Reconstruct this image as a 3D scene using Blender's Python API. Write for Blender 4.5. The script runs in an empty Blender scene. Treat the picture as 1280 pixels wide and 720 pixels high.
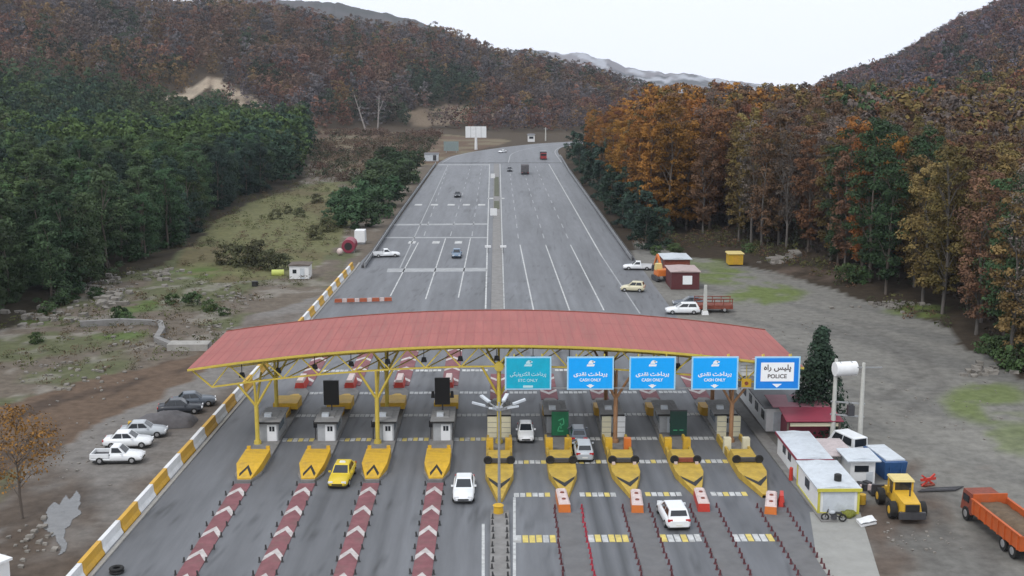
import bpy, math, random
import numpy as np
from mathutils import Matrix, Vector

R = math.radians
random.seed(7)
RNG = np.random.default_rng(11)
sc = bpy.context.scene
COL = sc.collection

# ------------------------------------------------------------------ camera
F, HC = 1500.0, 32.0                       # focal length in 1280-wide pixels, height above the road
PITCH = math.atan(270.0 / F)
YAW = math.atan(20.0 * math.cos(PITCH) / F)
cam = bpy.data.cameras.new('camera')
cam_o = bpy.data.objects.new('camera', cam)
COL.objects.link(cam_o)
cam_o.location = (0, 0, HC)
cam_o.rotation_euler = (math.pi / 2 - PITCH, 0, -YAW)
cam.sensor_width = 36
cam.lens = F / 1280 * 36
cam.clip_start = 0.5
cam.clip_end = 20000
sc.camera = cam_o

# ------------------------------------------------------------------ sky, sun, exposure
SUN_EL, SUN_AZ = R(50), R(215)             # azimuth clockwise from +Y
w = bpy.data.worlds.new('World')
sc.world = w
w.use_nodes = True
nt = w.node_tree
bg = nt.nodes['Background']
sky = nt.nodes.new('ShaderNodeTexSky')
sky.sky_type = 'NISHITA'
sky.sun_disc = False
sky.sun_elevation = SUN_EL
sky.sun_rotation = SUN_AZ
sky.dust_density = 4
sky.air_density = 1.0
mx = nt.nodes.new('ShaderNodeMix')
mx.data_type = 'RGBA'
mx.inputs[0].default_value = 0.88          # closed cloud cover over the clear sky
mx.inputs[7].default_value = (11.6, 12.1, 12.9, 1)
nt.links.new(sky.outputs[0], mx.inputs[6])
nt.links.new(mx.outputs[2], bg.inputs[0])
bg.inputs[1].default_value = 0.1
sun = bpy.data.lights.new('sun', 'SUN')
sun.energy = 1.2
sun.angle = R(14)
sun.color = (1, .96, .9)
sun_o = bpy.data.objects.new('sun', sun)
COL.objects.link(sun_o)
sd = Vector((math.sin(SUN_AZ) * math.cos(SUN_EL), math.cos(SUN_AZ) * math.cos(SUN_EL), math.sin(SUN_EL)))
sun_o.rotation_euler = sd.to_track_quat('Z', 'Y').to_euler()
sun_o.location = (0, 0, 300)
sc.view_settings.view_transform = 'Standard'
sc.view_settings.look = 'None'
sc.view_settings.gamma = 1
sc.view_settings.use_curve_mapping = False
sc.view_settings.exposure = 0.1
sc.render.engine = 'CYCLES'
sc.cycles.use_denoising = True
sc.cycles.max_bounces = 5
sc.cycles.diffuse_bounces = 3
sc.cycles.volume_bounces = 0

# ------------------------------------------------------------------ pixel helpers (photograph pixels -> places in the world)
ROT = cam_o.rotation_euler.to_matrix()


def ray(px, py):
    return ROT @ Vector(((px - 640) / F, -(py - 360) / F, -1))


def at(px, py, z=0.0):
    d = ray(px, py)
    t = (z - HC) / d.z
    return Vector((d.x * t, d.y * t, z))


def aty(px, py, Y):
    d = ray(px, py)
    t = Y / d.y
    return Vector((d.x * t, Y, HC + d.z * t))


def Yr(py, z=0.0):
    return at(620, py, z).y


RT = np.array(ROT.transposed())


def proj(X, Y, Z):
    P = np.stack([X, Y, Z - HC], -1) @ RT.T
    d = np.maximum(-P[..., 2], 1e-3)
    return 640 + F * P[..., 0] / d, 360 - F * P[..., 1] / d


def inpoly(px, py, poly):
    poly = np.asarray(poly, float)
    c = np.zeros(px.shape, bool)
    j = len(poly) - 1
    for i in range(len(poly)):
        xi, yi = poly[i]
        xj, yj = poly[j]
        if yi != yj:
            c ^= ((yi > py) != (yj > py)) & (px < (xj - xi) * (py - yi) / (yj - yi) + xi)
        j = i
    return c


def vnoise(x, y, seed=0):
    xi = np.floor(x).astype(np.int64)
    yi = np.floor(y).astype(np.int64)
    fx, fy = x - xi, y - yi
    fx = fx * fx * (3 - 2 * fx)
    fy = fy * fy * (3 - 2 * fy)

    def h(a, b):
        n = (a * 374761393 + b * 668265263 + seed * 974634777) & 0x7fffffff
        n = ((n ^ (n >> 13)) * 1274126177) & 0x7fffffff
        return ((n ^ (n >> 16)) & 0xffff) / 65535.0
    return (h(xi, yi) * (1 - fx) + h(xi + 1, yi) * fx) * (1 - fy) + (h(xi, yi + 1) * (1 - fx) + h(xi + 1, yi + 1) * fx) * fy


def fbm(x, y, oc=4, seed=0):
    s, a, t = 0, 1.0, 0
    for k in range(oc):
        s = s + a * vnoise(x * 2 ** k, y * 2 ** k, seed + k * 17)
        t += a
        a *= .5
    return s / t


def sstep(a, b, x):
    t = np.clip((x - a) / (b - a), 0, 1)
    return t * t * (3 - 2 * t)


# ------------------------------------------------------------------ materials
def mat(name, col, rough=.6, metal=0.0, var=.12, scale=3.0, spec=.4, bump=0.0, attr=None, emit=None, stretch=None, dirt=0.0):
    m = bpy.data.materials.new(name)
    m.use_nodes = True
    n = m.node_tree
    b = n.nodes['Principled BSDF']
    b.inputs['Roughness'].default_value = rough
    b.inputs['Metallic'].default_value = metal
    b.inputs['Specular IOR Level'].default_value = spec
    tc = n.nodes.new('ShaderNodeTexCoord')
    vec = tc.outputs['Object']
    if stretch:
        mp = n.nodes.new('ShaderNodeMapping')
        mp.inputs['Scale'].default_value = stretch
        n.links.new(vec, mp.inputs[0])
        vec = mp.outputs[0]
    no = n.nodes.new('ShaderNodeTexNoise')
    no.inputs['Scale'].default_value = scale
    no.inputs['Detail'].default_value = 6
    no.inputs['Roughness'].default_value = .65
    n.links.new(vec, no.inputs['Vector'])
    mr = n.nodes.new('ShaderNodeMapRange')
    mr.inputs[1].default_value = .25
    mr.inputs[2].default_value = .75
    mr.inputs[3].default_value = 1 - var
    mr.inputs[4].default_value = 1 + var
    n.links.new(no.outputs['Fac'], mr.inputs[0])
    mul = n.nodes.new('ShaderNodeMix')
    mul.data_type = 'RGBA'
    mul.blend_type = 'MULTIPLY'
    mul.inputs[0].default_value = 1
    if attr:
        a = n.nodes.new('ShaderNodeAttribute')
        a.attribute_name = attr
        n.links.new(a.outputs['Color'], mul.inputs[6])
    else:
        mul.inputs[6].default_value = (*col, 1)
    n.links.new(mr.outputs[0], mul.inputs[7])
    out = mul.outputs[2]
    if dirt:
        n2 = n.nodes.new('ShaderNodeTexNoise')
        n2.inputs['Scale'].default_value = scale * .45
        n2.inputs['Detail'].default_value = 8
        n2.inputs['Roughness'].default_value = .75
        n.links.new(vec, n2.inputs['Vector'])
        r2 = n.nodes.new('ShaderNodeMapRange')
        r2.inputs[1].default_value = .5
        r2.inputs[2].default_value = .72
        r2.inputs[4].default_value = dirt
        n.links.new(n2.outputs['Fac'], r2.inputs[0])
        m2 = n.nodes.new('ShaderNodeMix')
        m2.data_type = 'RGBA'
        n.links.new(r2.outputs[0], m2.inputs[0])
        n.links.new(out, m2.inputs[6])
        m2.inputs[7].default_value = (.11, .095, .08, 1)
        out = m2.outputs[2]
    n.links.new(out, b.inputs['Base Color'])
    if bump:
        bp = n.nodes.new('ShaderNodeBump')
        bp.inputs['Strength'].default_value = bump
        bp.inputs['Distance'].default_value = .05
        n.links.new(no.outputs['Fac'], bp.inputs['Height'])
        n.links.new(bp.outputs[0], b.inputs['Normal'])
    if emit:
        b.inputs['Emission Color'].default_value = (*col, 1)
        b.inputs['Emission Strength'].default_value = emit
    return m


def leafmat(name, col, hue=.03, val=.35):
    """foliage: the colour varies from tree to tree and from leaf clump to leaf clump"""
    m = bpy.data.materials.new(name)
    m.use_nodes = True
    n = m.node_tree
    b = n.nodes['Principled BSDF']
    b.inputs['Roughness'].default_value = .75
    b.inputs['Specular IOR Level'].default_value = .15
    oi = n.nodes.new('ShaderNodeObjectInfo')
    at_ = n.nodes.new('ShaderNodeAttribute')
    at_.attribute_name = 'tint'
    hs = n.nodes.new('ShaderNodeHueSaturation')
    hs.inputs['Color'].default_value = (*col, 1)
    r = n.nodes.new('ShaderNodeMapRange')
    r.inputs[3].default_value = .5 - hue
    r.inputs[4].default_value = .5 + hue
    n.links.new(oi.outputs['Random'], r.inputs[0])
    n.links.new(r.outputs[0], hs.inputs['Hue'])
    ml = n.nodes.new('ShaderNodeMath')
    ml.operation = 'MULTIPLY_ADD'
    ml.inputs[1].default_value = 7.31
    ml.inputs[2].default_value = .2
    n.links.new(oi.outputs['Random'], ml.inputs[0])
    fr = n.nodes.new('ShaderNodeMath')
    fr.operation = 'FRACT'
    n.links.new(ml.outputs[0], fr.inputs[0])
    r2 = n.nodes.new('ShaderNodeMapRange')
    r2.inputs[3].default_value = 1 - val
    r2.inputs[4].default_value = 1 + val
    n.links.new(fr.outputs[0], r2.inputs[0])
    mm = n.nodes.new('ShaderNodeMath')
    mm.operation = 'MULTIPLY'
    n.links.new(r2.outputs[0], mm.inputs[0])
    n.links.new(at_.outputs['Fac'], mm.inputs[1])
    n.links.new(mm.outputs[0], hs.inputs['Value'])
    n.links.new(hs.outputs[0], b.inputs['Base Color'])
    return m


M = {}
M['ground'] = mat('ground', (1, 1, 1), .95, var=.32, scale=.9, spec=.1, bump=.5, attr='col')
M['road'] = mat('asphalt', (1, 1, 1), .62, var=.16, scale=.7, spec=.4, attr='col', stretch=(2.2, .22, 1))
M['mark'] = mat('road_paint_white', (.46, .47, .47), .7, var=.35, scale=1.6, dirt=.75)
M['markf'] = mat('road_paint_faded', (.3, .31, .32), .7, var=.25, scale=1.0, dirt=.35)
M['marky'] = mat('road_paint_yellow', (.56, .45, .13), .7, var=.3, scale=1.5, dirt=.35)
M['red_island'] = mat('island_red_paint', (.19, .075, .085), .85, var=.3, scale=1.1, dirt=.5)
M['white_island'] = mat('island_white_paint', (.46, .43, .42), .75, var=.3, scale=1.8, dirt=.6)
M['concrete'] = mat('concrete', (.3, .29, .27), .85, var=.2, scale=1.2, dirt=.3)
M['concrete_d'] = mat('grey_kerb', (.2, .195, .19), .85, var=.25, scale=1.2, dirt=.3)
M['yellow'] = mat('yellow_paint', (.56, .34, .025), .6, var=.18, scale=2.0, dirt=.42)
M['yellow_n'] = mat('nose_yellow', (.43, .29, .045), .65, var=.25, scale=1.5, dirt=.5)
M['yellow_b'] = mat('barrier_yellow', (.56, .32, .035), .6, var=.16, scale=1.6, dirt=.3)
M['white_b'] = mat('barrier_white', (.66, .67, .68), .6, var=.12, scale=1.6, dirt=.3)
M['steel_y'] = mat('yellow_steel', (.55, .42, .07), .5, var=.15, scale=2.0, dirt=.2)
M['steel'] = mat('galvanised_steel', (.32, .33, .34), .5, metal=.4, var=.15, scale=2)
M['darksteel'] = mat('dark_steel', (.05, .05, .055), .5, var=.2)
M['roof_red'] = mat('red_roof_sheet', (.31, .09, .078), .65, var=.16, scale=.7, stretch=(1.8, .2, 1), dirt=.3)
M['maroon'] = mat('maroon_sheet', (.24, .035, .06), .5, var=.15, scale=1)
M['maroon_p'] = mat('faded_maroon_sheet', (.30, .13, .16), .6, var=.15, scale=1)
M['black'] = mat('black_panel', (.006, .006, .007), .5, var=.1)
M['blackpaint'] = mat('black_paint', (.02, .02, .02), .6, var=.2)
M['booth'] = mat('grey_booth_panel', (.36, .37, .38), .55, var=.15, dirt=.25)
M['boothroof'] = mat('booth_roof', (.27, .27, .27), .8, var=.2, dirt=.3)
M['white'] = mat('white_paint', (.72, .73, .74), .5, var=.06, scale=2, dirt=.12)
M['cream'] = mat('cream_panel', (.62, .58, .42), .6, var=.08, scale=2, dirt=.15)
M['glass'] = mat('dark_glass', (.02, .024, .03), .12, var=.1, spec=.6)
M['glassb'] = mat('bluish_glass', (.08, .12, .15), .15, var=.15, spec=.6)
M['tyre'] = mat('tyre_rubber', (.018, .018, .018), .85, var=.2)
M['rim'] = mat('wheel_rim', (.42, .42, .43), .4, metal=.6, var=.1)
M['lamp_w'] = mat('lamp_lens', (.75, .76, .78), .25, var=.05)
M['lamp_r'] = mat('tail_lamp', (.42, .015, .015), .3, var=.05)
M['plate'] = mat('number_plate', (.7, .7, .66), .5, var=.05)
M['sign_blue'] = mat('sign_blue', (.002, .37, .93), .45, var=.05)
M['sign_blue_d'] = mat('sign_deep_blue', (.004, .21, .70), .45, var=.05)
M['sign_teal'] = mat('sign_teal', (.003, .38, .56), .5, var=.12, scale=1.2)
M['sign_rim'] = mat('sign_rim', (.36, .62, .8), .5, var=.05)
M['sign_white'] = mat('sign_white', (.82, .84, .86), .5, var=.04)
M['sign_tealtxt'] = mat('sign_faded_white', (.45, .68, .75), .5, var=.05)
M['lettering'] = mat('dark_lettering', (.05, .03, .03), .6, var=.05)
M['green_board'] = mat('green_board', (.012, .13, .055), .5, var=.15)
M['green_board_d'] = mat('dark_green_board', (.012, .045, .035), .5, var=.15)
M['green_mark'] = mat('green_board_mark', (.06, .36, .17), .5, var=.1)
M['red_pl'] = mat('red_plastic', (.5, .045, .03), .45, var=.12, dirt=.15)
M['orange_pl'] = mat('orange_plastic', (.58, .16, .03), .45, var=.12, dirt=.2)
M['white_pl'] = mat('white_plastic', (.58, .47, .45), .5, var=.2, dirt=.35)
M['post'] = mat('dark_red_post', (.10, .03, .035), .6, var=.3)
M['post_d'] = mat('dark_grey_post', (.045, .045, .045), .6, var=.3)
M['post_r'] = mat('red_post', (.33, .03, .05), .6, var=.3)
M['orange'] = mat('orange_truck_paint', (.46, .095, .022), .55, var=.15, scale=1.5, dirt=.3)
M['soil'] = mat('soil', (.12, .085, .055), .95, var=.35, scale=2.5, bump=.6)
M['loader'] = mat('loader_yellow', (.6, .36, .03), .5, var=.12, dirt=.25)
M['loader_c'] = mat('pale_yellow_cab_roof', (.62, .50, .2), .5, var=.08)
M['blue_box'] = mat('blue_container', (.02, .075, .2), .55, var=.15, dirt=.15)
M['ltgrey'] = mat('light_grey_roof', (.52, .56, .6), .5, var=.15, scale=1.2, dirt=.35)
M['rust'] = mat('rusty_red_metal', (.2, .05, .03), .7, var=.3, dirt=.3)
M['shed_roof'] = mat('grey_sheet_roof', (.16, .165, .18), .6, var=.15, scale=1, dirt=.2)
M['pole'] = mat('pale_concrete_pole', (.46, .46, .43), .8, var=.12)
M['bark'] = mat('bark', (.11, .09, .075), .9, var=.35, scale=2, stretch=(1, 1, .2))
M['bark_p'] = mat('pale_bark', (.12, .108, .098), .9, var=.4, scale=2, stretch=(1, 1, .2))
M['bark_w'] = mat('white_bark', (.27, .245, .23), .9, var=.25, scale=1)
M['rock'] = mat('rubble_rock', (.2, .185, .165), .9, var=.35, scale=1.5)
M['water'] = mat('puddle_water', (.10, .10, .10), .07, var=.4, spec=.5, scale=1.2)
M['tarp'] = mat('grey_tarpaulin', (.1, .095, .1), .8, var=.3, scale=1.5)
M['orange_mark'] = mat('orange_mark', (.6, .2, .03), .5)
M['lime'] = mat('lime_tank', (.45, .5, .12), .5)


# ------------------------------------------------------------------ mesh builder
class MB:
    def __init__(s):
        s.v, s.f, s.mi, s.sm = [], [], [], []

    def add(s, vs, fs, mi=0, smooth=False):
        o = len(s.v)
        s.v += [tuple(p) for p in vs]
        for f in fs:
            s.f.append([i + o for i in f])
            s.mi.append(mi)
            s.sm.append(smooth)
        return s

    def hexa(s, b, t, mi=0):
        """b, t: four points each, counter-clockwise from above"""
        return s.add(list(b) + list(t), [(3, 2, 1, 0), (4, 5, 6, 7), (0, 1, 5, 4), (1, 2, 6, 5), (2, 3, 7, 6), (3, 0, 4, 7)], mi)

    def box(s, c, d, rz=0, mi=0, top=1.0):
        x, y, z = c
        a, b, h = d[0] / 2, d[1] / 2, d[2] / 2
        ca, sa = math.cos(rz), math.sin(rz)
        P = []
        for k, zz in ((1, -h), (top, h)):
            for sx, sy in ((-1, -1), (1, -1), (1, 1), (-1, 1)):
                X, Y = sx * a * k, sy * b * k
                P.append((x + X * ca - Y * sa, y + X * sa + Y * ca, z + zz))
        return s.hexa(P[:4], P[4:], mi)

    def tube(s, p0, p1, r0, r1=None, n=8, mi=0, cap=True, smooth=True):
        p0, p1 = Vector(p0), Vector(p1)
        r1 = r0 if r1 is None else r1
        d = (p1 - p0)
        q = d.to_track_quat('Z', 'Y')
        vs = []
        for p, r in ((p0, r0), (p1, r1)):
            for i in range(n):
                a = 2 * math.pi * i / n
                vs.append(p + q @ Vector((r * math.cos(a), r * math.sin(a), 0)))
        s.add(vs, [(i, (i + 1) % n, n + (i + 1) % n, n + i) for i in range(n)], mi, smooth)
        if cap:
            s.add(vs[:n], [tuple(range(n - 1, -1, -1))], mi)
            s.add(vs[n:], [tuple(range(n))], mi)
        return s

    def bar(s, p0, p1, wd, ht=None, mi=0):
        ht = ht or wd
        p0, p1 = Vector(p0), Vector(p1)
        d = (p1 - p0).normalized()
        side = d.cross(Vector((0, 0, 1)))
        side = side.normalized() if side.length > 1e-4 else Vector((1, 0, 0))
        up = side.cross(d).normalized()
        vs = []
        for p in (p0, p1):
            for a, b in ((-1, -1), (1, -1), (1, 1), (-1, 1)):
                vs.append(p + side * a * wd / 2 + up * b * ht / 2)
        return s.add(vs, [(0, 1, 2, 3), (7, 6, 5, 4), (0, 4, 5, 1), (1, 5, 6, 2), (2, 6, 7, 3), (3, 7, 4, 0)], mi)

    def prism(s, poly, z0, z1, mi=0):
        n = len(poly)
        vs = [(x, y, z0) for x, y in poly] + [(x, y, z1) for x, y in poly]
        return s.add(vs, [tuple(range(n - 1, -1, -1)), tuple(range(n, 2 * n))] + [(i, (i + 1) % n, n + (i + 1) % n, n + i) for i in range(n)], mi)

    def loft(s, secs, mi=0, smooth=True, caps=True):
        n = len(secs[0])
        vs = [p for q in secs for p in q]
        fs = []
        for k in range(len(secs) - 1):
            for i in range(n):
                j = (i + 1) % n
                fs.append((k * n + i, k * n + j, (k + 1) * n + j, (k + 1) * n + i))
        s.add(vs, fs, mi, smooth)
        if caps:
            s.add(secs[0], [tuple(range(n - 1, -1, -1))], mi)
            s.add(secs[-1], [tuple(range(n))], mi)
        return s

    def ball(s, c, r, n=10, m=6, mi=0, sq=(1, 1, 1)):
        secs = []
        for k in range(m + 1):
            a = -math.pi / 2 + math.pi * (k + .02) / (m + .04)
            secs.append([(c[0] + r * sq[0] * math.cos(a) * math.cos(2 * math.pi * i / n), c[1] + r * sq[1] * math.cos(a) * math.sin(2 * math.pi * i / n), c[2] + r * sq[2] * math.sin(a)) for i in range(n)])
        return s.loft(secs, mi)

    def mesh(s, name, mats):
        me = bpy.data.meshes.new(name)
        me.from_pydata(s.v, [], s.f)
        for m in (mats if isinstance(mats, (list, tuple)) else [mats]):
            me.materials.append(m)
        me.polygons.foreach_set('material_index', s.mi)
        me.polygons.foreach_set('use_smooth', s.sm)
        me.update()
        return me

    def build(s, name, mats, parent=None, loc=None, rz=0):
        o = bpy.data.objects.new(name, s.mesh(name, mats))
        COL.objects.link(o)
        if parent:
            o.parent = parent
        if loc is not None:
            o.location = loc
        o.rotation_euler.z = rz
        return o


def tag(o, label=None, cat=None, group=None, kind=None):
    for k, v in (('label', label), ('category', cat), ('group', group), ('kind', kind)):
        if v:
            o[k] = v
    return o


def thing(name, label, cat, loc=(0, 0, 0), rz=0, group=None):
    o = bpy.data.objects.new(name, None)
    o.empty_display_size = .3
    COL.objects.link(o)
    o.location = loc
    o.rotation_euler.z = rz
    return tag(o, label, cat, group)


def copy_tree(o, parent=None):
    c = o.copy()
    COL.objects.link(c)
    c.parent = parent
    for ch in KIDS.get(o.name, ()):
        copy_tree(ch, c)
    return c


KIDS = {}


def index_kids(root):
    KIDS[root.name] = list(root.children)
    for ch in root.children:
        index_kids(ch)


def grid_mesh(name, X, Y, Z, colr=None, material=None):
    ny, nx = X.shape
    v = np.stack([X, Y, Z], -1).reshape(-1, 3)
    idx = np.arange(ny * nx).reshape(ny, nx)
    f = np.stack([idx[:-1, :-1], idx[:-1, 1:], idx[1:, 1:], idx[1:, :-1]], -1).reshape(-1, 4)
    return raw_mesh(name, v, f, colr, material, True)


def raw_mesh(name, v, f, colr=None, material=None, smooth=False):
    me = bpy.data.meshes.new(name)
    k = f.shape[1]
    me.vertices.add(len(v))
    me.vertices.foreach_set('co', np.ascontiguousarray(v, dtype=np.float32).ravel())
    me.loops.add(f.size)
    me.loops.foreach_set('vertex_index', f.astype(np.int32).ravel())
    me.polygons.add(len(f))
    me.polygons.foreach_set('loop_start', np.arange(0, f.size, k, dtype=np.int32))
    me.polygons.foreach_set('loop_total', np.full(len(f), k, dtype=np.int32))
    me.polygons.foreach_set('use_smooth', np.full(len(f), smooth))
    if colr is not None:
        a = me.color_attributes.new('col', 'FLOAT_COLOR', 'POINT')
        c = np.ones((len(v), 4), np.float32)
        c[:, :3] = colr.reshape(-1, 3)
        a.data.foreach_set('color', c.ravel())
    if material:
        me.materials.append(material)
    me.update(calc_edges=True)
    me.validate()
    return me


def link(name, me):
    o = bpy.data.objects.new(name, me)
    COL.objects.link(o)
    return o


# ------------------------------------------------------------------ terrain
ROAD_L, ROAD_R = -24.6, 24.2


def skyline(u, pts):
    p = np.array(pts, float)
    return np.interp(u, p[:, 0], p[:, 1])


def hz(Y, y):                                # height seen on row y at distance Y
    th = PITCH - np.arctan((360 - y) / F)
    return HC - Y * np.tan(th)


LEFT_SKY = [(-900, -110), (-300, -40), (0, -14), (150, -8), (250, 4), (300, 4), (380, 14), (430, 28), (490, 34), (560, 38), (593, 54), (620, 62), (680, 71), (713, 82), (747, 90), (800, 105), (860, 122), (1000, 150), (3000, 160)]
RIGHT_SKY = [(-900, 140), (900, 140), (985, 118), (1004, 112), (1024, 101), (1069, 86), (1105, 74), (1150, 47), (1174, 32), (1211, 19), (1243, 3), (1300, -22), (1500, -90), (2600, -170)]


def terrain(X, Y):
    Ys = np.maximum(Y, 40)
    u = 620 + F * X / Ys * .984
    tree = 13.0
    # left hill
    yr = 1150.0
    zr = np.maximum(hz(yr, skyline(u, LEFT_SKY)) - tree, 0)
    base = np.interp(u, [-400, 0, 380, 620, 760], [430, 520, 640, 720, 760])
    t = np.clip((Y - base) / (yr - base), 0, None)
    prof = np.where(t < 1, np.sin(np.minimum(t, 1) * math.pi / 2) ** 1.15, np.maximum(1 - (t - 1) * 1.1, 0))
    zl = zr * prof
    # right hill
    yr2 = 1500.0
    zr2 = np.maximum(hz(yr2, skyline(u, RIGHT_SKY)) - 11, 0)
    base2 = np.interp(u, [990, 1300], [520, 420])
    t2 = np.clip((Y - base2) / (yr2 - base2), 0, None)
    prof2 = np.where(t2 < 1, np.sin(np.minimum(t2, 1) * math.pi / 2) ** 1.2, np.maximum(1 - (t2 - 1) * .9, 0))
    zr_ = zr2 * prof2
    hill = np.maximum(zl, zr_)
    n = (fbm(X / 90, Y / 90, 4, 3) - .5)
    hill = hill * (1 + .35 * n * sstep(0, .5, np.maximum(t, t2)) * (1 - sstep(.75, 1, np.maximum(np.minimum(t, 1), np.minimum(t2, 1)))))
    # rough ground off the road on the left, ditch beside it
    px, py = proj(X, Y, np.zeros_like(X))
    rough = sstep(ROAD_L - 3, ROAD_L - 14, X) * sstep(150, 160, Y + 0 * X) + sstep(-38, -46, X) * .8
    rough = np.clip(rough, 0, 1) * (1 - sstep(500, 700, Y))
    bumps = (fbm(X / 7, Y / 9, 4, 5) - .42) * 1.5 * rough
    bankr = sstep(0, 14, X - np.interp(Y, [60, 140, 175, 215, 260], [52, 52, 46, 33, 30])) * (fbm(X / 8, Y / 8, 3, 8) - .2) * 2.2 * sstep(120, 150, Y)
    return np.maximum(hill + np.maximum(bumps, -.35) + bankr * (Y < 500), -.4) * (np.abs(X) > 26) + np.where(np.abs(X) <= 26, hill, 0) - .022 * np.maximum(Y - 1600, 0)


def mixc(c, mask, col, k=1.0):
    m = (mask * k)[..., None]
    return c * (1 - m) + np.array(col) * m


GRASS_L = [(222, 345), (240, 292), (330, 243), (420, 226), (455, 258), (425, 300), (405, 330), (350, 348), (280, 352)]
BRACKEN = [(380, 160), (560, 168), (640, 176), (560, 200), (515, 212), (430, 212), (385, 200)]
LOT_R = [(800, 300), (860, 322), (930, 330), (1010, 350), (1100, 385), (1180, 405), (1215, 435), (1400, 560), (1400, 900), (960, 900), (900, 480), (780, 360)]
LOT_L = [(440, 322), (420, 360), (300, 400), (265, 440), (170, 500), (60, 560), (-10, 640), (-60, 760), (80, 760), (260, 560), (455, 345)]
MUD_L = [(-50, 530), (60, 490), (150, 465), (250, 440), (290, 425), (270, 460), (190, 500), (90, 545), (0, 600), (-50, 640)]
SCAR = [(195, 126), (228, 118), (255, 97), (268, 97), (290, 110), (312, 118), (334, 130), (318, 138), (296, 128), (276, 114), (258, 108), (232, 125), (205, 130)]
CLEAR = [(500, 140), (560, 132), (650, 136), (650, 147), (590, 152), (520, 160)]


def ground_cols(X, Y, Z):
    px, py = proj(X, Y, Z)
    sp = 18 * 100 / np.maximum(Y, 60)
    qx = px + (fbm(X / 6, Y / 6, 4, 21) - .5) * 2.4 * sp
    qy = py + (fbm(X / 6, Y / 6, 4, 31) - .5) * 1.2 * sp
    c = np.ones(X.shape + (3,)) * np.array((.125, .105, .085))
    n1 = fbm(X / 11, Y / 14, 5, 41)
    n2 = fbm(X / 3.0, Y / 3.5, 4, 51)
    n3 = fbm(X / 25, Y / 25, 4, 61)
    left = X < ROAD_L
    c = mixc(c, left * sstep(.48, .62, n1), (.085, .10, .045), .75)
    c = mixc(c, left * sstep(.55, .68, n2), (.23, .215, .19), .6)
    hillm = (Y > 430)
    c = mixc(c, hillm * 1.0, (.07, .055, .04))
    c = mixc(c, inpoly(qx, qy, GRASS_L) * 1.0, (.125, .125, .062))
    c = mixc(c, inpoly(qx, qy, GRASS_L) * sstep(.5, .65, n1), (.105, .085, .05), .7)
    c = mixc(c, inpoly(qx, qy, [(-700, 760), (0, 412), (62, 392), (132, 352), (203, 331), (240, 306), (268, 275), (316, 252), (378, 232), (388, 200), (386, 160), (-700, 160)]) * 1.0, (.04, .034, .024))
    c = mixc(c, inpoly(qx, qy, BRACKEN) * 1.0, (.115, .08, .058))
    c = mixc(c, inpoly(qx, qy, BRACKEN) * sstep(.5, .6, n1), (.17, .15, .10), .8)
    lotl = inpoly(qx, qy, LOT_L)
    c = mixc(c, lotl * 1.0, (.17, .16, .15))
    c = mixc(c, lotl * sstep(.5, .7, n1), (.115, .095, .08), .8)
    mud = inpoly(qx, qy, MUD_L)
    c = mixc(c, mud * 1.0, (.115, .082, .06))
    c = mixc(c, mud * sstep(.5, .62, fbm((X + Y) / 14, (X - .3 * Y) / 2.2, 4, 71)), (.06, .045, .036), .8)
    for cx, cy, rx, ry in ((50, 640, 80, 60), (20, 700, 90, 50), (110, 690, 40, 40), (30, 560, 60, 25)):
        d = ((qx - cx) / rx) ** 2 + ((qy - cy) / ry) ** 2
        c = mixc(c, left * sstep(1.4, .4, d) * sstep(.25, .55, n2), (.085, .066, .052), .85)
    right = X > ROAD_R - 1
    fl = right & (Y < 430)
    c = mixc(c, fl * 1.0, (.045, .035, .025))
    lot = inpoly(qx, qy, LOT_R)
    c = mixc(c, lot * 1.0, (.172, .167, .153))
    tracks = fbm((X * .8 + Y * .5) / 3.2, (Y - .4 * X) / 30, 4, 81)
    c = mixc(c, lot * sstep(.5, .62, tracks), (.12, .118, .112), .6)
    c = mixc(c, lot * sstep(.52, .66, n3), (.205, .2, .182), .6)
    for cx, cy, rx, ry, k in ((905, 345, 38, 12, .9), (955, 368, 52, 14, .9), (1230, 505, 60, 26, .8), (1150, 390, 50, 9, .8), (1270, 545, 40, 20, .6), (880, 330, 30, 8, .6)):
        d = ((qx - cx) / rx) ** 2 + ((qy - cy) / ry) ** 2
        c = mixc(c, right * sstep(1.3, .4, d) * sstep(.3, .55, n2), (.115, .15, .045), k)
    for cx, cy, rx, ry in ((1010, 343, 60, 9), (1120, 640, 70, 40), (1180, 590, 60, 14), (1100, 700, 50, 40)):
        d = ((qx - cx) / rx) ** 2 + ((qy - cy) / ry) ** 2
        c = mixc(c, right * sstep(1.3, .3, d) * sstep(.35, .6, n2), (.10, .075, .06), .85)
    for cx, cy, rx, ry in ((150, 420, 45, 9), (60, 400, 40, 10), (250, 340, 40, 9), (170, 385, 30, 10)):
        d = ((qx - cx) / rx) ** 2 + ((qy - cy) / ry) ** 2
        c = mixc(c, left * sstep(1.3, .3, d) * sstep(.3, .5, n2), (.075, .115, .03), .85)
    for pts_, wd_ in (([(1150, 620), (1185, 612), (1215, 640), (1232, 672), (1236, 720)], .32), ([(1140, 632), (1165, 640), (1180, 660), (1190, 690)], .3), ([(1120, 680), (1135, 660), (1160, 690), (1170, 720)], .3), ([(1100, 500), (1150, 470), (1120, 440), (1040, 410)], .4), ([(1130, 520), (1180, 480), (1150, 440), (1060, 400)], .4)):
        P_ = [at(*q) for q in pts_]
        for a_, b_ in zip(P_[:-1], P_[1:]):
            ab = b_ - a_
            tt_ = np.clip(((X - a_.x) * ab.x + (Y - a_.y) * ab.y) / max(ab.x ** 2 + ab.y ** 2, 1e-6), 0, 1)
            dd_ = np.hypot(X - a_.x - tt_ * ab.x, Y - a_.y - tt_ * ab.y)
            c = mixc(c, sstep(1.0, .3, dd_) * right, (.11, .105, .098), .55)
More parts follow.
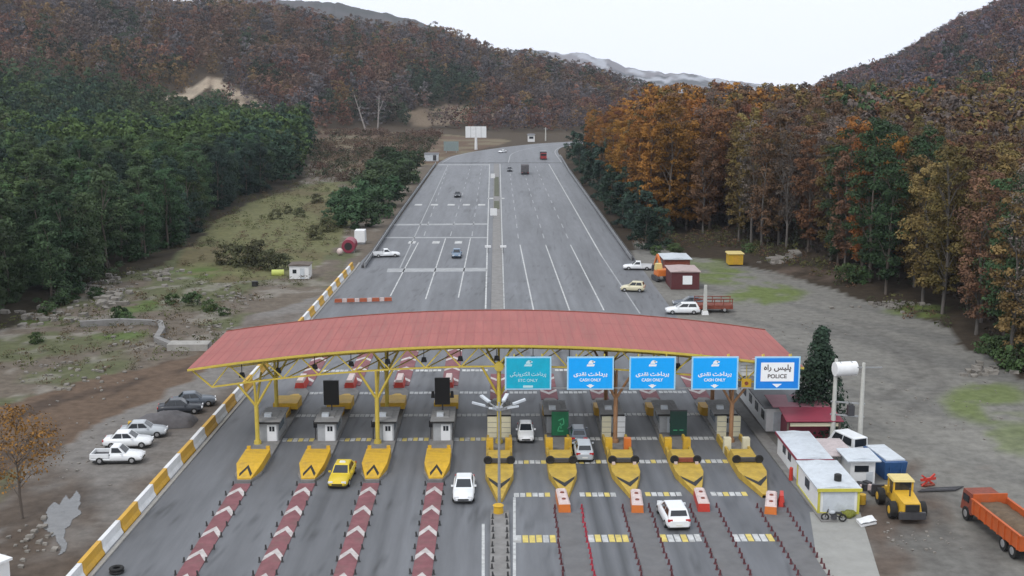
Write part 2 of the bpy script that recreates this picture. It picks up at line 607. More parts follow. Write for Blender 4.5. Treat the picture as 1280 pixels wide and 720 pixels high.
    c = mixc(c, inpoly(px + (n2 - .5) * 9, py + (n2 - .5) * 6, SCAR) * (Y > 450), (.36, .30, .23))
    c = mixc(c, inpoly(px, py, SCAR) * (Y > 450) * sstep(.5, .62, n2), (.2, .155, .115), .8)
    c = mixc(c, inpoly(qx, qy, CLEAR) * (Y > 450), (.16, .125, .09))
    return c


yrow = [-60.0, 0, 40, 60]
while yrow[-1] < 260:
    yrow.append(yrow[-1] + 1.0)
while yrow[-1] < 5200:
    yrow.append(yrow[-1] * 1.013)
yrow = np.array(yrow)
tc_ = np.concatenate([np.linspace(-2.2, -.46, 60)[:-1], np.linspace(-.46, .46, 300), np.linspace(.46, 2.2, 60)[1:]])
TX = tc_[None, :] * np.minimum(yrow[:, None] + 130, 1500 + .2 * (yrow[:, None] - 1500) * (yrow[:, None] > 1500))
TY = np.repeat(yrow[:, None], len(tc_), 1)
TZ = terrain(TX, TY) - .02
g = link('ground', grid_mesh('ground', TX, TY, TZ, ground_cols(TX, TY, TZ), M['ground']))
tag(g, kind='structure')

# far mountains beyond the hills
FAR = [('snowy_mountain', 4200.0, [(430, 125), (560, 75), (640, 62), (680, 64), (727, 68), (757, 73), (775, 84), (800, 88), (853, 93), (898, 100), (955, 108), (995, 114), (1040, 125)], (.20, .19, .2), .5),
       ('far_ridge', 2600.0, [(200, 20), (330, -6), (380, 0), (430, 4), (480, 15), (530, 27), (570, 42), (620, 70), (660, 90), (740, 120)], (.09, .085, .085), .0)]
for nm, D, pts, colr, snow in FAR:
    u = np.linspace(pts[0][0], pts[-1][0], 260)
    rows = np.linspace(0, 1, 30)
    U, T = np.meshgrid(u, rows)
    sky_y = skyline(U, pts) + (fbm(U / 14, U * 0 + 3, 4, 5) - .5) * 7
    Yd = D - 700 * (1 - T)
    Xd = (U - 620) / F / .984 * Yd
    ztop = np.maximum(hz(D, sky_y), -60)
    Zd = -70 + (ztop + 70) * T ** .9 + (fbm(Xd / 130, Yd / 130, 4, 9) - .5) * 40 * np.sin(T * math.pi)
    n = fbm(Xd / 70, Yd / 50, 5, 12)
    cc = np.ones(U.shape + (3,)) * np.array(colr)
    cc = mixc(cc, sstep(.45, .6, n), (.06, .065, .06), .8)
    if snow:
        cc = mixc(cc, sstep(.5, .62, fbm(Xd / 60, Yd / 90, 5, 33)) * sstep(.25, .8, T), (.5, .52, .57), .6)
    # back side so that the ridge is a solid
    X2, Y2, Z2 = np.vstack([Xd, Xd[-1:] * 1.12]), np.vstack([Yd, Yd[-1:] * 1.12]), np.vstack([Zd, Zd[-1:] * 0 - 70])
    c2 = np.concatenate([cc, cc[-1:]], 0)
    tag(link(nm, grid_mesh(nm, X2, Y2, Z2, c2, M['ground'])), kind='structure')

# ------------------------------------------------------------------ road sheets


def road_frame(Y):
    """left and right edge of the carriageway at distance Y (straight part)"""
    L = np.interp(Y, [0, 75, 195, 240, 430], [-27.2, -26.6, -23.6, -21.8, -20.6])
    Rr = np.interp(Y, [0, 75, 120, 160, 430], [25.4, 24.2, 23.9, 24.0, 24.8])
    return L, Rr


LANE = 5.06
ISX = [.2 + LANE * (i - 4) for i in range(9)]


def asphalt_cols(X, Y):
    c = np.ones(X.shape + (3,)) * np.array((.128, .134, .146))
    near = sstep(210, 120, Y)
    n = fbm(X / 2.2, Y / 26, 4, 4)
    n2 = fbm(X / .9, Y / 55, 3, 14)
    n3 = fbm(X / 9, Y / 14, 4, 24)
    k = 1 + (n - .5) * .45 + (n2 - .5) * .3
    ph = (X - .2 - LANE / 2) / LANE
    d = np.abs(ph - np.round(ph)) * LANE
    lane_i = np.round(ph)
    wgt = np.interp(lane_i, [-4, -3, -2, -1, 0, 1, 2, 3, 4], [.08, .14, .32, .16, .2, .62, .3, .14, .1])
    tr = np.exp(-((d - .62) / .3) ** 2) + .6 * np.exp(-(d / .5) ** 2) * sstep(.4, .6, n2)
    k = k - near * wgt * tr * .75
    k = k - .12 * sstep(.55, .7, n3) * near * (X < 24)
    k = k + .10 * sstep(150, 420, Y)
    pr_ = np.random.default_rng(99)
    for _ in range(46):
        cx_, cy_ = pr_.uniform(-23, 23), pr_.uniform(62, 400)
        wx_, wy_ = pr_.uniform(.8, 2.6), pr_.uniform(2, 16)
        k = k + pr_.uniform(-.16, .12) * ((np.abs(X - cx_) < wx_) & (np.abs(Y - cy_) < wy_))
    cr = np.abs(fbm(X / 3.5, Y / 5.0, 4, 55) - .5)
    k = k - .30 * (cr < .008) * (fbm(X / 15, Y / 25, 3, 66) > .45)
    stain = fbm(X / 1.6, Y / 2.4, 3, 88)
    k = k - .16 * sstep(.68, .8, stain) * near
    c = c * np.clip(k, .2, 2)[..., None]
    return c


rys = np.concatenate([np.arange(-60, 50, 10), np.arange(50, 200, 1.5), np.arange(200, 431, 5)])
rt = np.linspace(0, 1, 200)
Lr, Rr = road_frame(rys)
RX = Lr[:, None] * (1 - rt) + Rr[:, None] * rt
RY = np.repeat(rys[:, None], len(rt), 1)
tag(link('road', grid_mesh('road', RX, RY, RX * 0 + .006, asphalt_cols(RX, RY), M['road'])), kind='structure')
# beyond the straight the road bends to the right round the wooded hill
cs = np.linspace(0, 1, 70)
Lb = np.array([(-20.6, 430)] + [tuple(at(*q).xy) for q in ((562, 196), (590, 190), (628, 184.5), (668, 180), (718, 177), (790, 174.5), (900, 172))])
Rb = np.array([(24.8, 430)] + [tuple(at(*q).xy) for q in ((697, 191), (698, 187), (704, 183.5), (722, 181), (752, 179), (800, 177.5), (900, 175.5))])
tt = np.linspace(0, 1, len(Lb))


def bend(P, k):
    return np.stack([np.interp(k, tt, P[:, 0]), np.interp(k, tt, P[:, 1])], -1)


ker = np.ones(7) / 7


def smooth(P):
    Q = P.copy()
    for a in (0, 1):
        e = np.concatenate([np.full(3, P[0, a]) + (P[0, a] - P[1, a]) * np.array([3, 2, 1]), P[:, a], np.full(3, P[-1, a]) + (P[-1, a] - P[-2, a]) * np.array([1, 2, 3])])
        Q[:, a] = np.convolve(e, ker, 'valid')
    return Q


LL, RR = smooth(bend(Lb, cs)), smooth(bend(Rb, cs))
LL[0], RR[0] = Lb[0], Rb[0]
bt = np.linspace(0, 1, 60)
BX = LL[:, None, 0] * (1 - bt) + RR[:, None, 0] * bt
BY = LL[:, None, 1] * (1 - bt) + RR[:, None, 1] * bt
tag(link('road_bend', grid_mesh('road_bend', BX, BY, terrain(BX, BY) * 0 + .1, asphalt_cols(BX, BY * 0 + 420), M['road'])), kind='structure')


def strip(mb, p0, p1, w0, w1=None, z=.012, mi=0):
    w1 = w1 or w0
    p0, p1 = Vector(p0[:2]), Vector(p1[:2])
    d = (p1 - p0).normalized()
    s = Vector((d.y, -d.x))
    a, b, c, e = p0 - s * w0 / 2, p0 + s * w0 / 2, p1 + s * w1 / 2, p1 - s * w1 / 2
    mb.add([(a.x, a.y, z), (b.x, b.y, z), (c.x, c.y, z), (e.x, e.y, z)], [(0, 1, 2, 3)], mi)


mk = MB()


def ln(px0, py0, px1, py1, w=.22, mi=0, dash=None):
    a, b = at(px0, py0), at(px1, py1)
    if not dash:
        strip(mk, a, b, w, mi=mi)
        return
    L = (b - a).length
    d = (b - a) / L
    t = 0
    while t < L:
        strip(mk, a + d * t, a + d * min(t + dash[0], L), w, mi=mi)
        t += dash[0] + dash[1]


# toward the camera (left side): lane lines, cross bands
for x0, y0, x1, y1 in ((588, 298, 573, 372), (557, 298, 532, 374), (523, 303, 488, 370)):
    ln(x0, y0, x1, y1, .19)
for x0, x1 in ((590, 602), (563, 588), (530, 560)):
    ln(x0, 295, x1, 208, .2, 1, (7, 9))
ln(500, 335, 560, 206, .22, 1)
ln(612, 205, 607, 386, .22)
ln(604, 655, 604, 760, .2)
ln(484, 338, 608, 337, 3.6, 1)
ln(480, 297, 609, 297, 1.6, 1)
ln(490, 281, 609, 280, 2.6, 1)
ln(548, 206, 612, 206, 3.6, 1)
for xs, y in (((507, 521), (528, 540), (547, 557)), 0), :
    pass
for y, xs in ((303, (515, 545, 573)), (256, (523, 543, 564, 583, 602)), (248, (614, 626))):
    for x in xs:
        a, b = at(x - 4.5, y), at(x + 4.5, y)
        strip(mk, a, b, 3.2 if y > 250 else 3.0, mi=0)
# away from the camera (right side)
for x0, y0, x1, y1 in ((650, 306, 667, 388), (682, 306, 712, 388), (713, 306, 755, 388)):
    ln(x0, y0, x1, y1, .19)
for x0, y0, x1, y1 in ((648, 298, 636, 205), (680, 298, 652, 205), (710, 298, 668, 205)):
    ln(x0, y0, x1, y1, .22, 1, (7, 9))
ln(686, 205, 752, 320, .24)
ln(752, 320, 800, 392, .2, 1)
ln(625, 205, 630, 386, .22)
ln(643, 622, 643, 760, .2)
# bend: edge line and the bright patch by the far kerb
for k in range(0, 60):
    for q in (.03, .55, .97):
        a = LL[k] * (1 - q) + RR[k] * q
        b = LL[k + 1] * (1 - q) + RR[k + 1] * q
        strip(mk, a, b, .35, z=.11, mi=1)
tag(mk.build('lane_markings', [M['mark'], M['markf']]), kind='structure')

# yellow and white rumble strips across the toll lanes
rs = MB()
for y, lanes, mode in ((463, range(0, 8), 0), (491, range(0, 8), 0), (519, range(0, 8), 0), (549, range(0, 8), 0), (578, range(4, 8), 1), (619, range(4, 8), 1), (674, range(4, 8), 1)):
    Y = Yr(y)
    for l in lanes:
        x0, x1 = ISX[l] + 1.1, ISX[l + 1] - 1.1
        n = 6
        for k in range(n):
            a, b = x0 + (x1 - x0) * k / n, x0 + (x1 - x0) * (k + .82) / n
            mi = 1 if (mode and (k + l) % 3 == 0) or (y == 549 and l < 4 and k % 2) or (y == 674 and l in (4, 5) and k % 2) else 0
            dd = 1.3 if y == 674 else .85
            rs.box(((a + b) / 2, Y + random.uniform(-.04, .04), .016), (b - a, dd, .02), mi=mi)
tag(rs.build('rumble_strips', [M['mark'], M['marky']]), kind='structure')

# median strip
md = MB()
Y0, Y1 = 40, 84
Ym = [Yr(395), Yr(205)]
md.box((.2, (Y0 + Yr(640)) / 2, .07), (1.35, Yr(640) - Y0, .14))
md.box((.1, (Ym[0] + Ym[1]) / 2, .07), (1.7, Ym[1] - Ym[0], .14))
tag(md.build('median', M['concrete_d']), kind='structure')
gm = MB()
for y0, y1 in ((222, 246), (252, 262)):
    gm.box((.1, (Yr(y0) + Yr(y1)) / 2, .17), (1.3, Yr(y0) - Yr(y1), .06))
tag(gm.build('median_grass', mat('median_grass', (.09, .095, .065), .95, var=.4, scale=.8)), kind='structure')
# paved apron and concrete pad on the right
pv = MB()
q = [at(1012, 640), at(1075, 640), at(1112, 760), at(1030, 760)]
pv.add([(p.x, p.y, .012) for p in reversed(q)], [(0, 1, 2, 3)])
tag(pv.build('concrete_pad', mat('pale_concrete', (.27, .27, .255), .85, var=.15, scale=.6, dirt=.3)), kind='structure')
ap = MB()
ap.prism([(23.4, Yr(655)), (24.6, Yr(655)), (23.9, Yr(500)), (22.9, Yr(500))], .004, .13)
tag(ap.build('pavement', M['concrete_d']), kind='structure')

# ------------------------------------------------------------------ toll plaza
ORD = ['leftmost', 'second from left', 'third from left', 'fourth from left', 'middle', 'fourth from right', 'third from right', 'second from right', 'rightmost']
ZS = .82
ISL_W = 2.1


def island_plan(x, y0, y1, w, nose0=True, nose1=True, nl=1.6):
    h = w / 2
    p = []
    p += [(x - h * .5 * 1.6 / nl, y0), (x + h * .5 * 1.6 / nl, y0)] if nose0 else [(x - h, y0), (x + h, y0)]
    if nose0:
        p.append((x + h, y0 + nl))
    if nose1:
        p += [(x + h, y1 - 1.6), (x + h * .4, y1), (x - h * .4, y1), (x - h, y1 - 1.6)]
    else:
        p += [(x + h, y1), (x - h, y1)]
    if nose0:
        p.append((x - h, y0 + nl))
    return p


for i, x in enumerate(ISX):
    k = MB()
    k.prism(island_plan(x, Yr(602) if i < 4 else Yr(624), Yr(486 if i < 4 else 500), ISL_W, True, True, 1.6 if i < 4 else 5.0), .004, .2)
    tag(k.build('traffic_island', M['concrete_d']), kind='structure')


def chevron_strip(x, y0, y1, w, point=1, n=None, z=.06):
    """low painted strip, red with white chevrons"""
    mb = MB()
    mb.box((x, (y0 + y1) / 2, z / 2 + .004), (w, abs(y1 - y0), z))
    L = abs(y1 - y0)
    n = n or max(2, int(round(L / 4.2)))
    for k in range(n):
        yc = min(y0, y1) + L * (k + .45) / n
        t = .85
        s = point
        a = [(x - w * .49, yc - s * .75), (x, yc + s * .55), (x, yc + s * .55 + t), (x - w * .49, yc - s * .75 + t)]
        b = [(x, yc + s * .55), (x + w * .49, yc - s * .75), (x + w * .49, yc - s * .75 + t), (x, yc + s * .55 + t)]
        for qd in (a, b):
            mb.add([(p[0], p[1], z + .012) for p in qd], [(0, 1, 2, 3)], 1)
    return tag(mb.build('chevron_strip', [M['red_island'], M['white_island']]), kind='structure')


for i in range(4):
    chevron_strip(ISX[i], Yr(604), 62, 1.28)
    chevron_strip(ISX[i], Yr(482), Yr(432), 1.7)
for i in range(4, 9):
    chevron_strip(ISX[i], Yr(500), Yr(468), 1.7, -1)
# painted hatch islands ahead of the right-hand noses
hp = MB()
for i in range(5, 9):
    hp.box((ISX[i], (60 + Yr(642)) / 2, .03), (1.7, Yr(642) - 60, .045))
tag(hp.build('lane_divider', mat('divider_asphalt', (.128, .128, .132), .8, var=.2, scale=.8, dirt=.2)), kind='structure')

# marker posts
pm = {}
for key, mname, r in (('post', 'post', .075), ('post_d', 'post_d', .07), ('post_r', 'post_r', .075)):
    mb = MB()
    mb.tube((0, 0, 0), (0, 0, .05), r * 1.7, r * 1.5, 8)
    mb.tube((0, 0, .05), (0, 0, .36), r, r * .8, 8)
    pm[key] = mb.mesh('marker_post', M[mname])


def posts(key, x, y0, y1, step, label, group, z=.0):
    n = int(abs(y1 - y0) / step)
    for k in range(n + 1):
        o = link('marker_post', pm[key])
        o.location = (x + random.uniform(-.04, .04), y0 + (y1 - y0) * k / max(n, 1) + random.uniform(-.1, .1), z)
        o.rotation_euler = (random.uniform(-.12, .12), random.uniform(-.12, .12), 0)
        tag(o, label, 'marker post', group)


for i in range(4):
    for s in (-1, 1):
        posts('post_d', ISX[i] + s * .74, 69, Yr(606), 2.1, 'short dark marker post at the %s red chevron strip, %s edge' % (ORD[i], 'left' if s < 0 else 'right'), 'dark posts beside the chevron strips')
for s in (-1, 1):
    posts('post_d', .2 + s * .5, 66, Yr(650), 1.2, 'short dark post on the %s side of the grey median' % ('left' if s < 0 else 'right'), 'posts on the median', .13)
for i in range(5, 9):
    for s in (-1, 1):
        key = 'post_r' if (i == 5 and s > 0) else 'post'
        posts(key, ISX[i] + s * 1.0, 69, Yr(636), .9, 'short %s marker post ahead of the %s yellow nose, %s side' % ('bright red' if key == 'post_r' else 'dark red', ORD[i], 'left' if s < 0 else 'right'), 'red posts ahead of the yellow noses')


def Ytop(py, z):
    return at(620, py, z).y


# yellow end blocks of the left-hand islands
for i in range(4):
    t = thing('crash_block', 'yellow wedge crash block with black chevron, %s of the nine islands' % ORD[i], 'crash block', (ISX[i], 0, 0), group='yellow blocks at the near island ends')
    h = .85
    yn, yf, yb = Yr(601), Ytop(578, h), Ytop(560, h)
    b = MB()
    wl, wn = 1.02, .55
    b.hexa([(-wn, yn, .02), (wn, yn, .02), (wl, yf + .3, .02), (-wl, yf + .3, .02)], [(-wn, yn, .3), (wn, yn, .3), (wl, yf, h), (-wl, yf, h)])
    b.hexa([(-wl, yf + .3, .02), (wl, yf + .3, .02), (wl, yb, .02), (-wl, yb, .02)], [(-wl, yf, h), (wl, yf, h), (wl, yb, h), (-wl, yb, h)])
    b.box((-.8, yb + .12, h * .6), (.3, .24, h * 1.3))
    b.box((.8, yb + .12, h * .6), (.3, .24, h * 1.3))
    b.build('block', M['yellow'], t)
    c = MB()

    def sl(u, v):
        wv = wn + (wl - wn) * v
        return (u * wv, yn + (yf - yn) * v - .012, .3 + (h - .3) * v + .014)
    for sg in (-1, 1):
        qd = [sl(0, .66), sl(sg * .72, .12), sl(sg * .72, .32), sl(0, .9)]
        c.add(qd if sg < 0 else qd[::-1], [(3, 2, 1, 0)])
    c.build('black_chevron', M['blackpaint'], t)

# toll booths
for i in range(9):
    x = ISX[i]
    desc = 'small grey toll booth with white door' if i < 4 else 'small grey toll booth behind the signboards'
    desc = 'grey toll booth with a white door, on the %s toll island' % ORD[i] if i < 4 else 'grey flat-roofed toll booth on the %s toll island' % ORD[i]
    yfr = Yr(553) if i < 4 else Yr(544)
    bh = hz(yfr, 527) if i < 4 else hz(yfr, 519)
    t = thing('toll_booth', desc, 'toll booth', (x + (.1 if i < 4 else 0), yfr, .2), group='toll booths under the canopy')
    bh -= .2
    bw, bl = 1.6, 4.2
    b = MB()
    b.box((0, bl / 2, bh / 2), (bw, bl, bh))
    b.build('wall', M['booth'], t)
    r = MB()
    r.box((0, bl / 2 - .05, bh + .06), (bw + .5, bl + .6, .12))
    r.box((0, bl / 2, bh + .17), (bw * .75, bl * .6, .1), top=.8)
    r.build('roof', M['boothroof'], t)
    e = MB()
    for yy in (-.36,):
        e.box((0, yy, bh + .05), (bw + .52, .03, .16))
    e.build('roof_edge', M['blackpaint'], t)
    d = MB()
    d.box((.28, -.03, bh * .44), (.82, .05, bh * .86))
    dd = d.build('door', M['white'] if i < 4 else M['ltgrey'], t)
    g_ = MB()
    g_.box((.17, -.062, bh * .66), (.2, .02, bh * .26))
    g_.box((.42, -.062, bh * .66), (.2, .02, bh * .26))
    g_.build('window', M['glass'], dd)
    for sx in (-1, 1):
        wd = MB()
        wd.box((sx * (bw / 2 + .012), bl * .45, bh * .62), (.02, bl * .6, bh * .4))
        wd.build('window', M['glassb'], t)
    a = MB()
    a.box((-.25, bl * .3, bh + .33), (.6, .5, .3))
    a.build('air_conditioner', M['ltgrey'], t)

# lane display boards above two booths (black backs)
for i, top in ((1, 475), (3, 472)):
    Yb = Yr(553) + 2.6
    zt, zb = hz(Yb, top), hz(Yb, 505)
    xc = aty(414 if i == 1 else 553, 490, Yb).x
    t = thing('display_board', 'black lane display board standing above the %s toll booth' % ORD[i], 'display board', (xc, Yb, 0), group='black boards over the booths')
    b = MB()
    b.box((0, 0, (zt + zb) / 2), (1.35, .25, zt - zb))
    b.build('panel', M['black'], t)
    p = MB()
    p.tube((0, .1, 2.2), (0, .1, zb + .1), .07)
    p.build('post', M['darksteel'], t)
    if i == 3:
        sp = MB()
        for sx in (-1, 1):
            sp.box((sx * .85, .05, zb + .9), (.34, .25, .6), top=.7)
        sp.build('side_lamp', M['black'], t)

# small dark signal posts beside each left booth
for i in range(1, 4):
    x = ISX[i] - .95
    t = thing('signal_post', 'thin black signal post left of the %s toll booth' % ORD[i], 'signal post', (x, Yr(551), .2), group='signal posts beside the booths')
    b = MB()
    b.tube((0, 0, 0), (0, 0, 1.1), .05)
    b.build('post', M['darksteel'], t)
    b = MB()
    b.box((0, 0, 1.4), (.3, .24, .6))
    b.build('lamp_head', M['black'], t)

# far (approach) noses of the left islands: yellow wedge with a narrow spine
for i in range(4):
    t = thing('approach_nose', 'yellow nose behind the booth, far end of the %s island' % ORD[i], 'crash block', (ISX[i] + .05, 0, 0), group='yellow noses at the far island ends')
    h = .9
    yb, ym, ye = Yr(524), Ytop(507, h), Ytop(497, h)
    b = MB()
    b.hexa([(-.36, yb, .2), (.36, yb, .2), (.5, ym, .2), (-.5, ym, .2)], [(-.36, yb, .5), (.36, yb, .5), (.5, ym, h), (-.5, ym, h)])
    b.hexa([(-1.15, ym, .6), (1.15, ym, .6), (1.1, ye, .3), (-1.1, ye, .3)], [(-1.15, ym, h + .3), (1.15, ym, h + .3), (1.1, ye, h + .3), (-1.1, ye, h + .3)])
    b.hexa([(-1.1, ye, .2), (1.1, ye, .2), (.3, ye + 3.5, .2), (-.3, ye + 3.5, .2)], [(-1.1, ye, h), (1.1, ye, h), (.25, ye + 3.5, .4), (-.25, ye + 3.5, .4)])
    b.build('block', M['yellow'], t)

# red and white water barriers beyond the left noses
for i in range(4):
    t = thing('water_barrier', 'red and white plastic barrier beyond the yellow nose of the %s island' % ORD[i], 'water barrier', (ISX[i] - .1, Yr(487), 0), group='plastic barriers at the far island ends')
    b = MB()
    b.hexa([(-.55, 0, 0), (.55, 0, 0), (.5, 3.2, 0), (-.5, 3.2, 0)], [(-.4, .1, .75), (.4, .1, .75), (.36, 3.1, .75), (-.36, 3.1, .75)])
    b.build('body', M['red_pl'], t)
    b = MB()
    b.hexa([(-.4, .12, .75), (.4, .12, .75), (.36, 3.08, .75), (-.36, 3.08, .75)], [(-.3, .15, 1.0), (.3, .15, 1.0), (.28, 3.0, 1.0), (-.28, 3.0, 1.0)])
    b.build('cap', M['white_pl'], t)

# right-hand islands: boat-shaped yellow noses facing the traffic
for i in range(4, 9):
    x = ISX[i]
    h = .62
    t = thing('island_nose', 'yellow boat-shaped crash nose with black V, %s of the nine islands' % ORD[i], 'crash block', (x, 0, 0), group='boat-shaped noses')
    ya, yb, yc, yd = Yr(624 if i > 4 else 628), Ytop(590, h), Ytop(577, h + .1), Ytop(570, h + .1)
    b = MB()
    W = 1.12
    b.hexa([(-.22, ya, .02), (.22, ya, .02), (W, yb, .02), (-W, yb, .02)], [(-.18, ya, .3), (.18, ya, .3), (W, yb, h), (-W, yb, h)])
    b.hexa([(-W, yb, .02), (W, yb, .02), (W + .03, yc, .02), (-W - .03, yc, .02)], [(-W, yb, h), (W, yb, h), (W, yc, h + .06), (-W, yc, h + .06)])
    b.hexa([(-W - .03, yc, .02), (W + .03, yc, .02), (W, yd + 1.0, .02), (-W, yd + 1.0, .02)], [(-W * .8, yc, h + .3), (W * .8, yc, h + .3), (W * .8, yd + 1.0, h + .3), (-W * .8, yd + 1.0, h + .3)])
    b.build('block', M['yellow_n'], t)
    v = MB()

    def top(u, k):
        yy = ya + (yb - ya) * k
        ww = .2 + (W - .2) * k
        return (u * ww, yy - .004, .3 + (h - .3) * k + .012)
    for sg in (-1, 1):
        qd = [top(0, .34), top(sg * .97, .66), top(sg * .97, .80), top(0, .52)]
        v.add(qd if sg > 0 else qd[::-1], [(0, 1, 2, 3)])
    v.build('black_chevron', M['blackpaint'], t)
    u = MB()
    u.bar((-.75, yc - .25, h + .28), (.75, yc - .25, h + .28), .32, .3)
    u.build('bumper_bar', M['darksteel'] if i != 7 else M['rust'], t)
    for sx in (-1, 1):
        ty = MB()
        n = 14
        secs = []
        for k in range(n + 1):
            a = 2 * math.pi * k / n
            secs.append([(sx * .92 + math.cos(a) * (.27 + .1 * math.cos(q_)), yc - .36 + .12 * math.sin(q_), h + .34 + math.sin(a) * (.27 + .1 * math.cos(q_))) for q_ in np.linspace(0, 2 * math.pi, 7)[:-1]])
        ty.loft(secs, caps=False)
        ty.tube((sx * .92, yc - .42, h + .34), (sx * .92, yc - .3, h + .34), .24, .24, 14)
        ty.build('tyre', M['tyre'], t)
    for sx in (-1, 1):
        if i == 6 or i == 7:
            lm = MB()
            lm.box((sx * .85, yc - .62, h + .1), (.26, .2, .24))
            lm.build('reflector', M['white_pl'], t)
    yp = Yr(567)
    hp_ = hz(yp, 548)
    for sx in (-1, 1):
        sw = MB()
        sw.box((sx * .98, (yd + 1.0 + yp + 3.5) / 2, .34), (.22, yp + 3.5 - yd - 1.0, .64), top=.92)
        sw.build('side_wall', M['yellow_n'], t)
    for sx in (-1, 1):
        o = MB()
        o.box((sx * .80, yp, hp_ / 2), (.62, .6, hp_), top=.94)
        m_ = M['cream'] if i == 8 else (M['orange_pl'] if (i == 6 and sx > 0) else M['yellow'])
        o.build('pillar', m_, t)

# barrels / plastic barriers in front of the noses
for i in range(5, 9):
    p = at(*{5: (706, 641), 6: (797, 642), 7: (880, 640), 8: (963, 644)}[i])
    colr = {5: 'orange', 6: 'orange', 7: 'red', 8: 'orange'}[i]
    t = thing('plastic_barrier', '%s plastic barrier with white top in front of the %s yellow nose' % ({5: 'faded red', 6: 'orange', 7: 'bright red', 8: 'red and orange'}[i], ORD[i]), 'water barrier', (p.x, p.y, 0), R({5: 2, 6: -4, 7: -3, 8: -14}[i]), group='barriers before the noses')
    b = MB()
    Lb_ = 3.4
    b.hexa([(-.45, 0, 0), (.45, 0, 0), (.42, Lb_, 0), (-.42, Lb_, 0)], [(-.4, .08, .62), (.4, .08, .62), (.4, Lb_ - .08, .62), (-.4, Lb_ - .08, .62)])
    b.build('body', {5: M['orange_pl'], 6: M['orange_pl'], 7: M['red_pl'], 8: M['orange_pl']}[i], t)
    b = MB()
    b.hexa([(-.43, .08, .62), (.43, .08, .62), (.4, Lb_ - .08, .62), (-.4, Lb_ - .08, .62)], [(-.3, .16, .74), (.3, .16, .74), (.28, Lb_ - .16, .74), (-.28, Lb_ - .16, .74)])
    c_ = b.build('cap', M['white_pl'], t)
    for yy in (.9, 2.3):
        b = MB()
        b.tube((0, yy, .74), (0, yy, .8), .16, .14, 10)
        b.build('filler_lid', M['rust'], c_)
p = at(977, 634)
b = MB()
b.hexa([(-.25, 0, 0), (.25, 0, 0), (.25, 1.4, 0), (-.25, 1.4, 0)], [(-.12, .1, .75), (.12, .1, .75), (.12, 1.3, .75), (-.12, 1.3, .75)])
b.box((0, .7, .8), (.26, 1.2, .1))
tag(b.build('plastic_barrier', M['red_pl'], None, (p.x, p.y, 0), R(-12)), 'narrow dark red plastic barrier right of the orange one by the rightmost nose', 'water barrier')
# orange base post at the foot of the median mast
p = at(623, 643)
b = MB()
b.tube((0, 0, 0), (0, 0, .7), .38, .34, 12)
b.tube((0, 0, .7), (0, 0, .78), .42, .3, 12)
tag(b.build('bollard', M['yellow'], None, (p.x, p.y, .0)), 'stout orange-yellow bollard at the tip of the median in front of the middle nose', 'bollard')

# panels in front of right-hand booths
for i in range(4, 9):
    Yp = Yr(549)
    x = ISX[i]
    if i in (4, 6, 8):
        off = {4: 0, 6: 0, 8: .1}[i]
        for sx in (-1, 1):
            z0, z1 = hz(Yp, 547), hz(Yp, 521)
            t = thing('cabinet_panel', 'cream panel board, %s side of the column on the %s island' % ('left' if sx < 0 else 'right', ORD[i]), 'panel', (x + sx * .62 + off, Yp, 0), group='cream panels before the booths')
            b = MB()
            b.box((0, 0, (z0 + z1) / 2), (.82, .16, z1 - z0))
            b.build('board', M['cream'] if not (i == 6 and sx > 0) else M['white'], t)
            b = MB()
            for k in (1, 2, 3):
                b.box((0, -.09, z0 + (z1 - z0) * k / 4), (.78, .02, .035))
            b.build('seam', M['concrete_d'], t)
            b = MB()
            b.box((0, .02, z0 / 2 + .1), (.5, .1, z0))
            b.build('leg', M['cream'] if i == 8 else M['steel'], t)
    else:
        z0, z1 = hz(Yp, 545), hz(Yp, 514)
        c = aty(700 if i == 5 else 848, 530, Yp)
        t = thing('notice_board', ('bright green board with pale green mark' if i == 5 else 'dark green board with plain face') + ' before the %s toll booth' % ORD[i], 'board', (c.x, Yp, 0), group='green boards before the booths')
        b = MB()
        b.box((0, 0, (z0 + z1) / 2), (1.5, .12, z1 - z0))
        b.build('board', M['green_board'] if i == 5 else M['green_board_d'], t)
        b = MB()
        b.bar((-.76, -.01, z1), (.76, -.01, z1), .14, .1)
        b.bar((-.76, -.01, z0), (.76, -.01, z0), .14, .1)
        b.build('frame', M['darksteel'], t)
        b = MB()
        if i == 5:
            for (u0, v0, u1, v1) in ((-.15, .62, .28, .72), (.28, .72, .34, .5), (.34, .5, -.1, .36), (-.1, .36, -.2, .2), (-.2, .2, .3, .2), (.02, .52, .1, .3)):
                b.bar((u0, -.075, z0 + v0 * (z1 - z0)), (u1, -.075, z0 + v1 * (z1 - z0)), .02, .1)
        else:
            for u0 in (-.45, .1):
                b.bar((u0, -.075, z0 + .22 * (z1 - z0)), (u0 + .35, -.075, z0 + .22 * (z1 - z0)), .02, .08)
        b.build('mark', M['green_mark'], t)
        b = MB()
        for sx in (-1, 1):
            b.box((sx * .5, .05, z0 / 2 + .1), (.1, .1, z0))
        b.build('leg', M['steel'], t)

# rounded yellow tails of the right-hand islands
for i in range(5, 9):
    c = at({5: 737, 6: 745, 7: 814, 8: 883}[i], 521)
    x = {5: ISX[5], 6: ISX[6] - .2, 7: ISX[7] - .3, 8: ISX[8] - .3}[i]
    t = thing('island_tail', 'rounded ochre end block behind the booth of the %s toll island' % ORD[i], 'crash block', (x - .35, Yr(521), .2), group='rounded island ends')
    b = MB()
    b.tube((0, 0, 0), (0, 0, .75), .62, .58, 16)
    b.box((0, .8, .36), (1.1, 1.6, .72))
    b.build('block', M['yellow_b'], t)

# ------------------------------------------------------------------ canopy
YF, YB = Yr(557) + .0, 0
Ycol = Yr(556)
YF = Ycol - 1.0
ZC0 = hz(YF, 431)
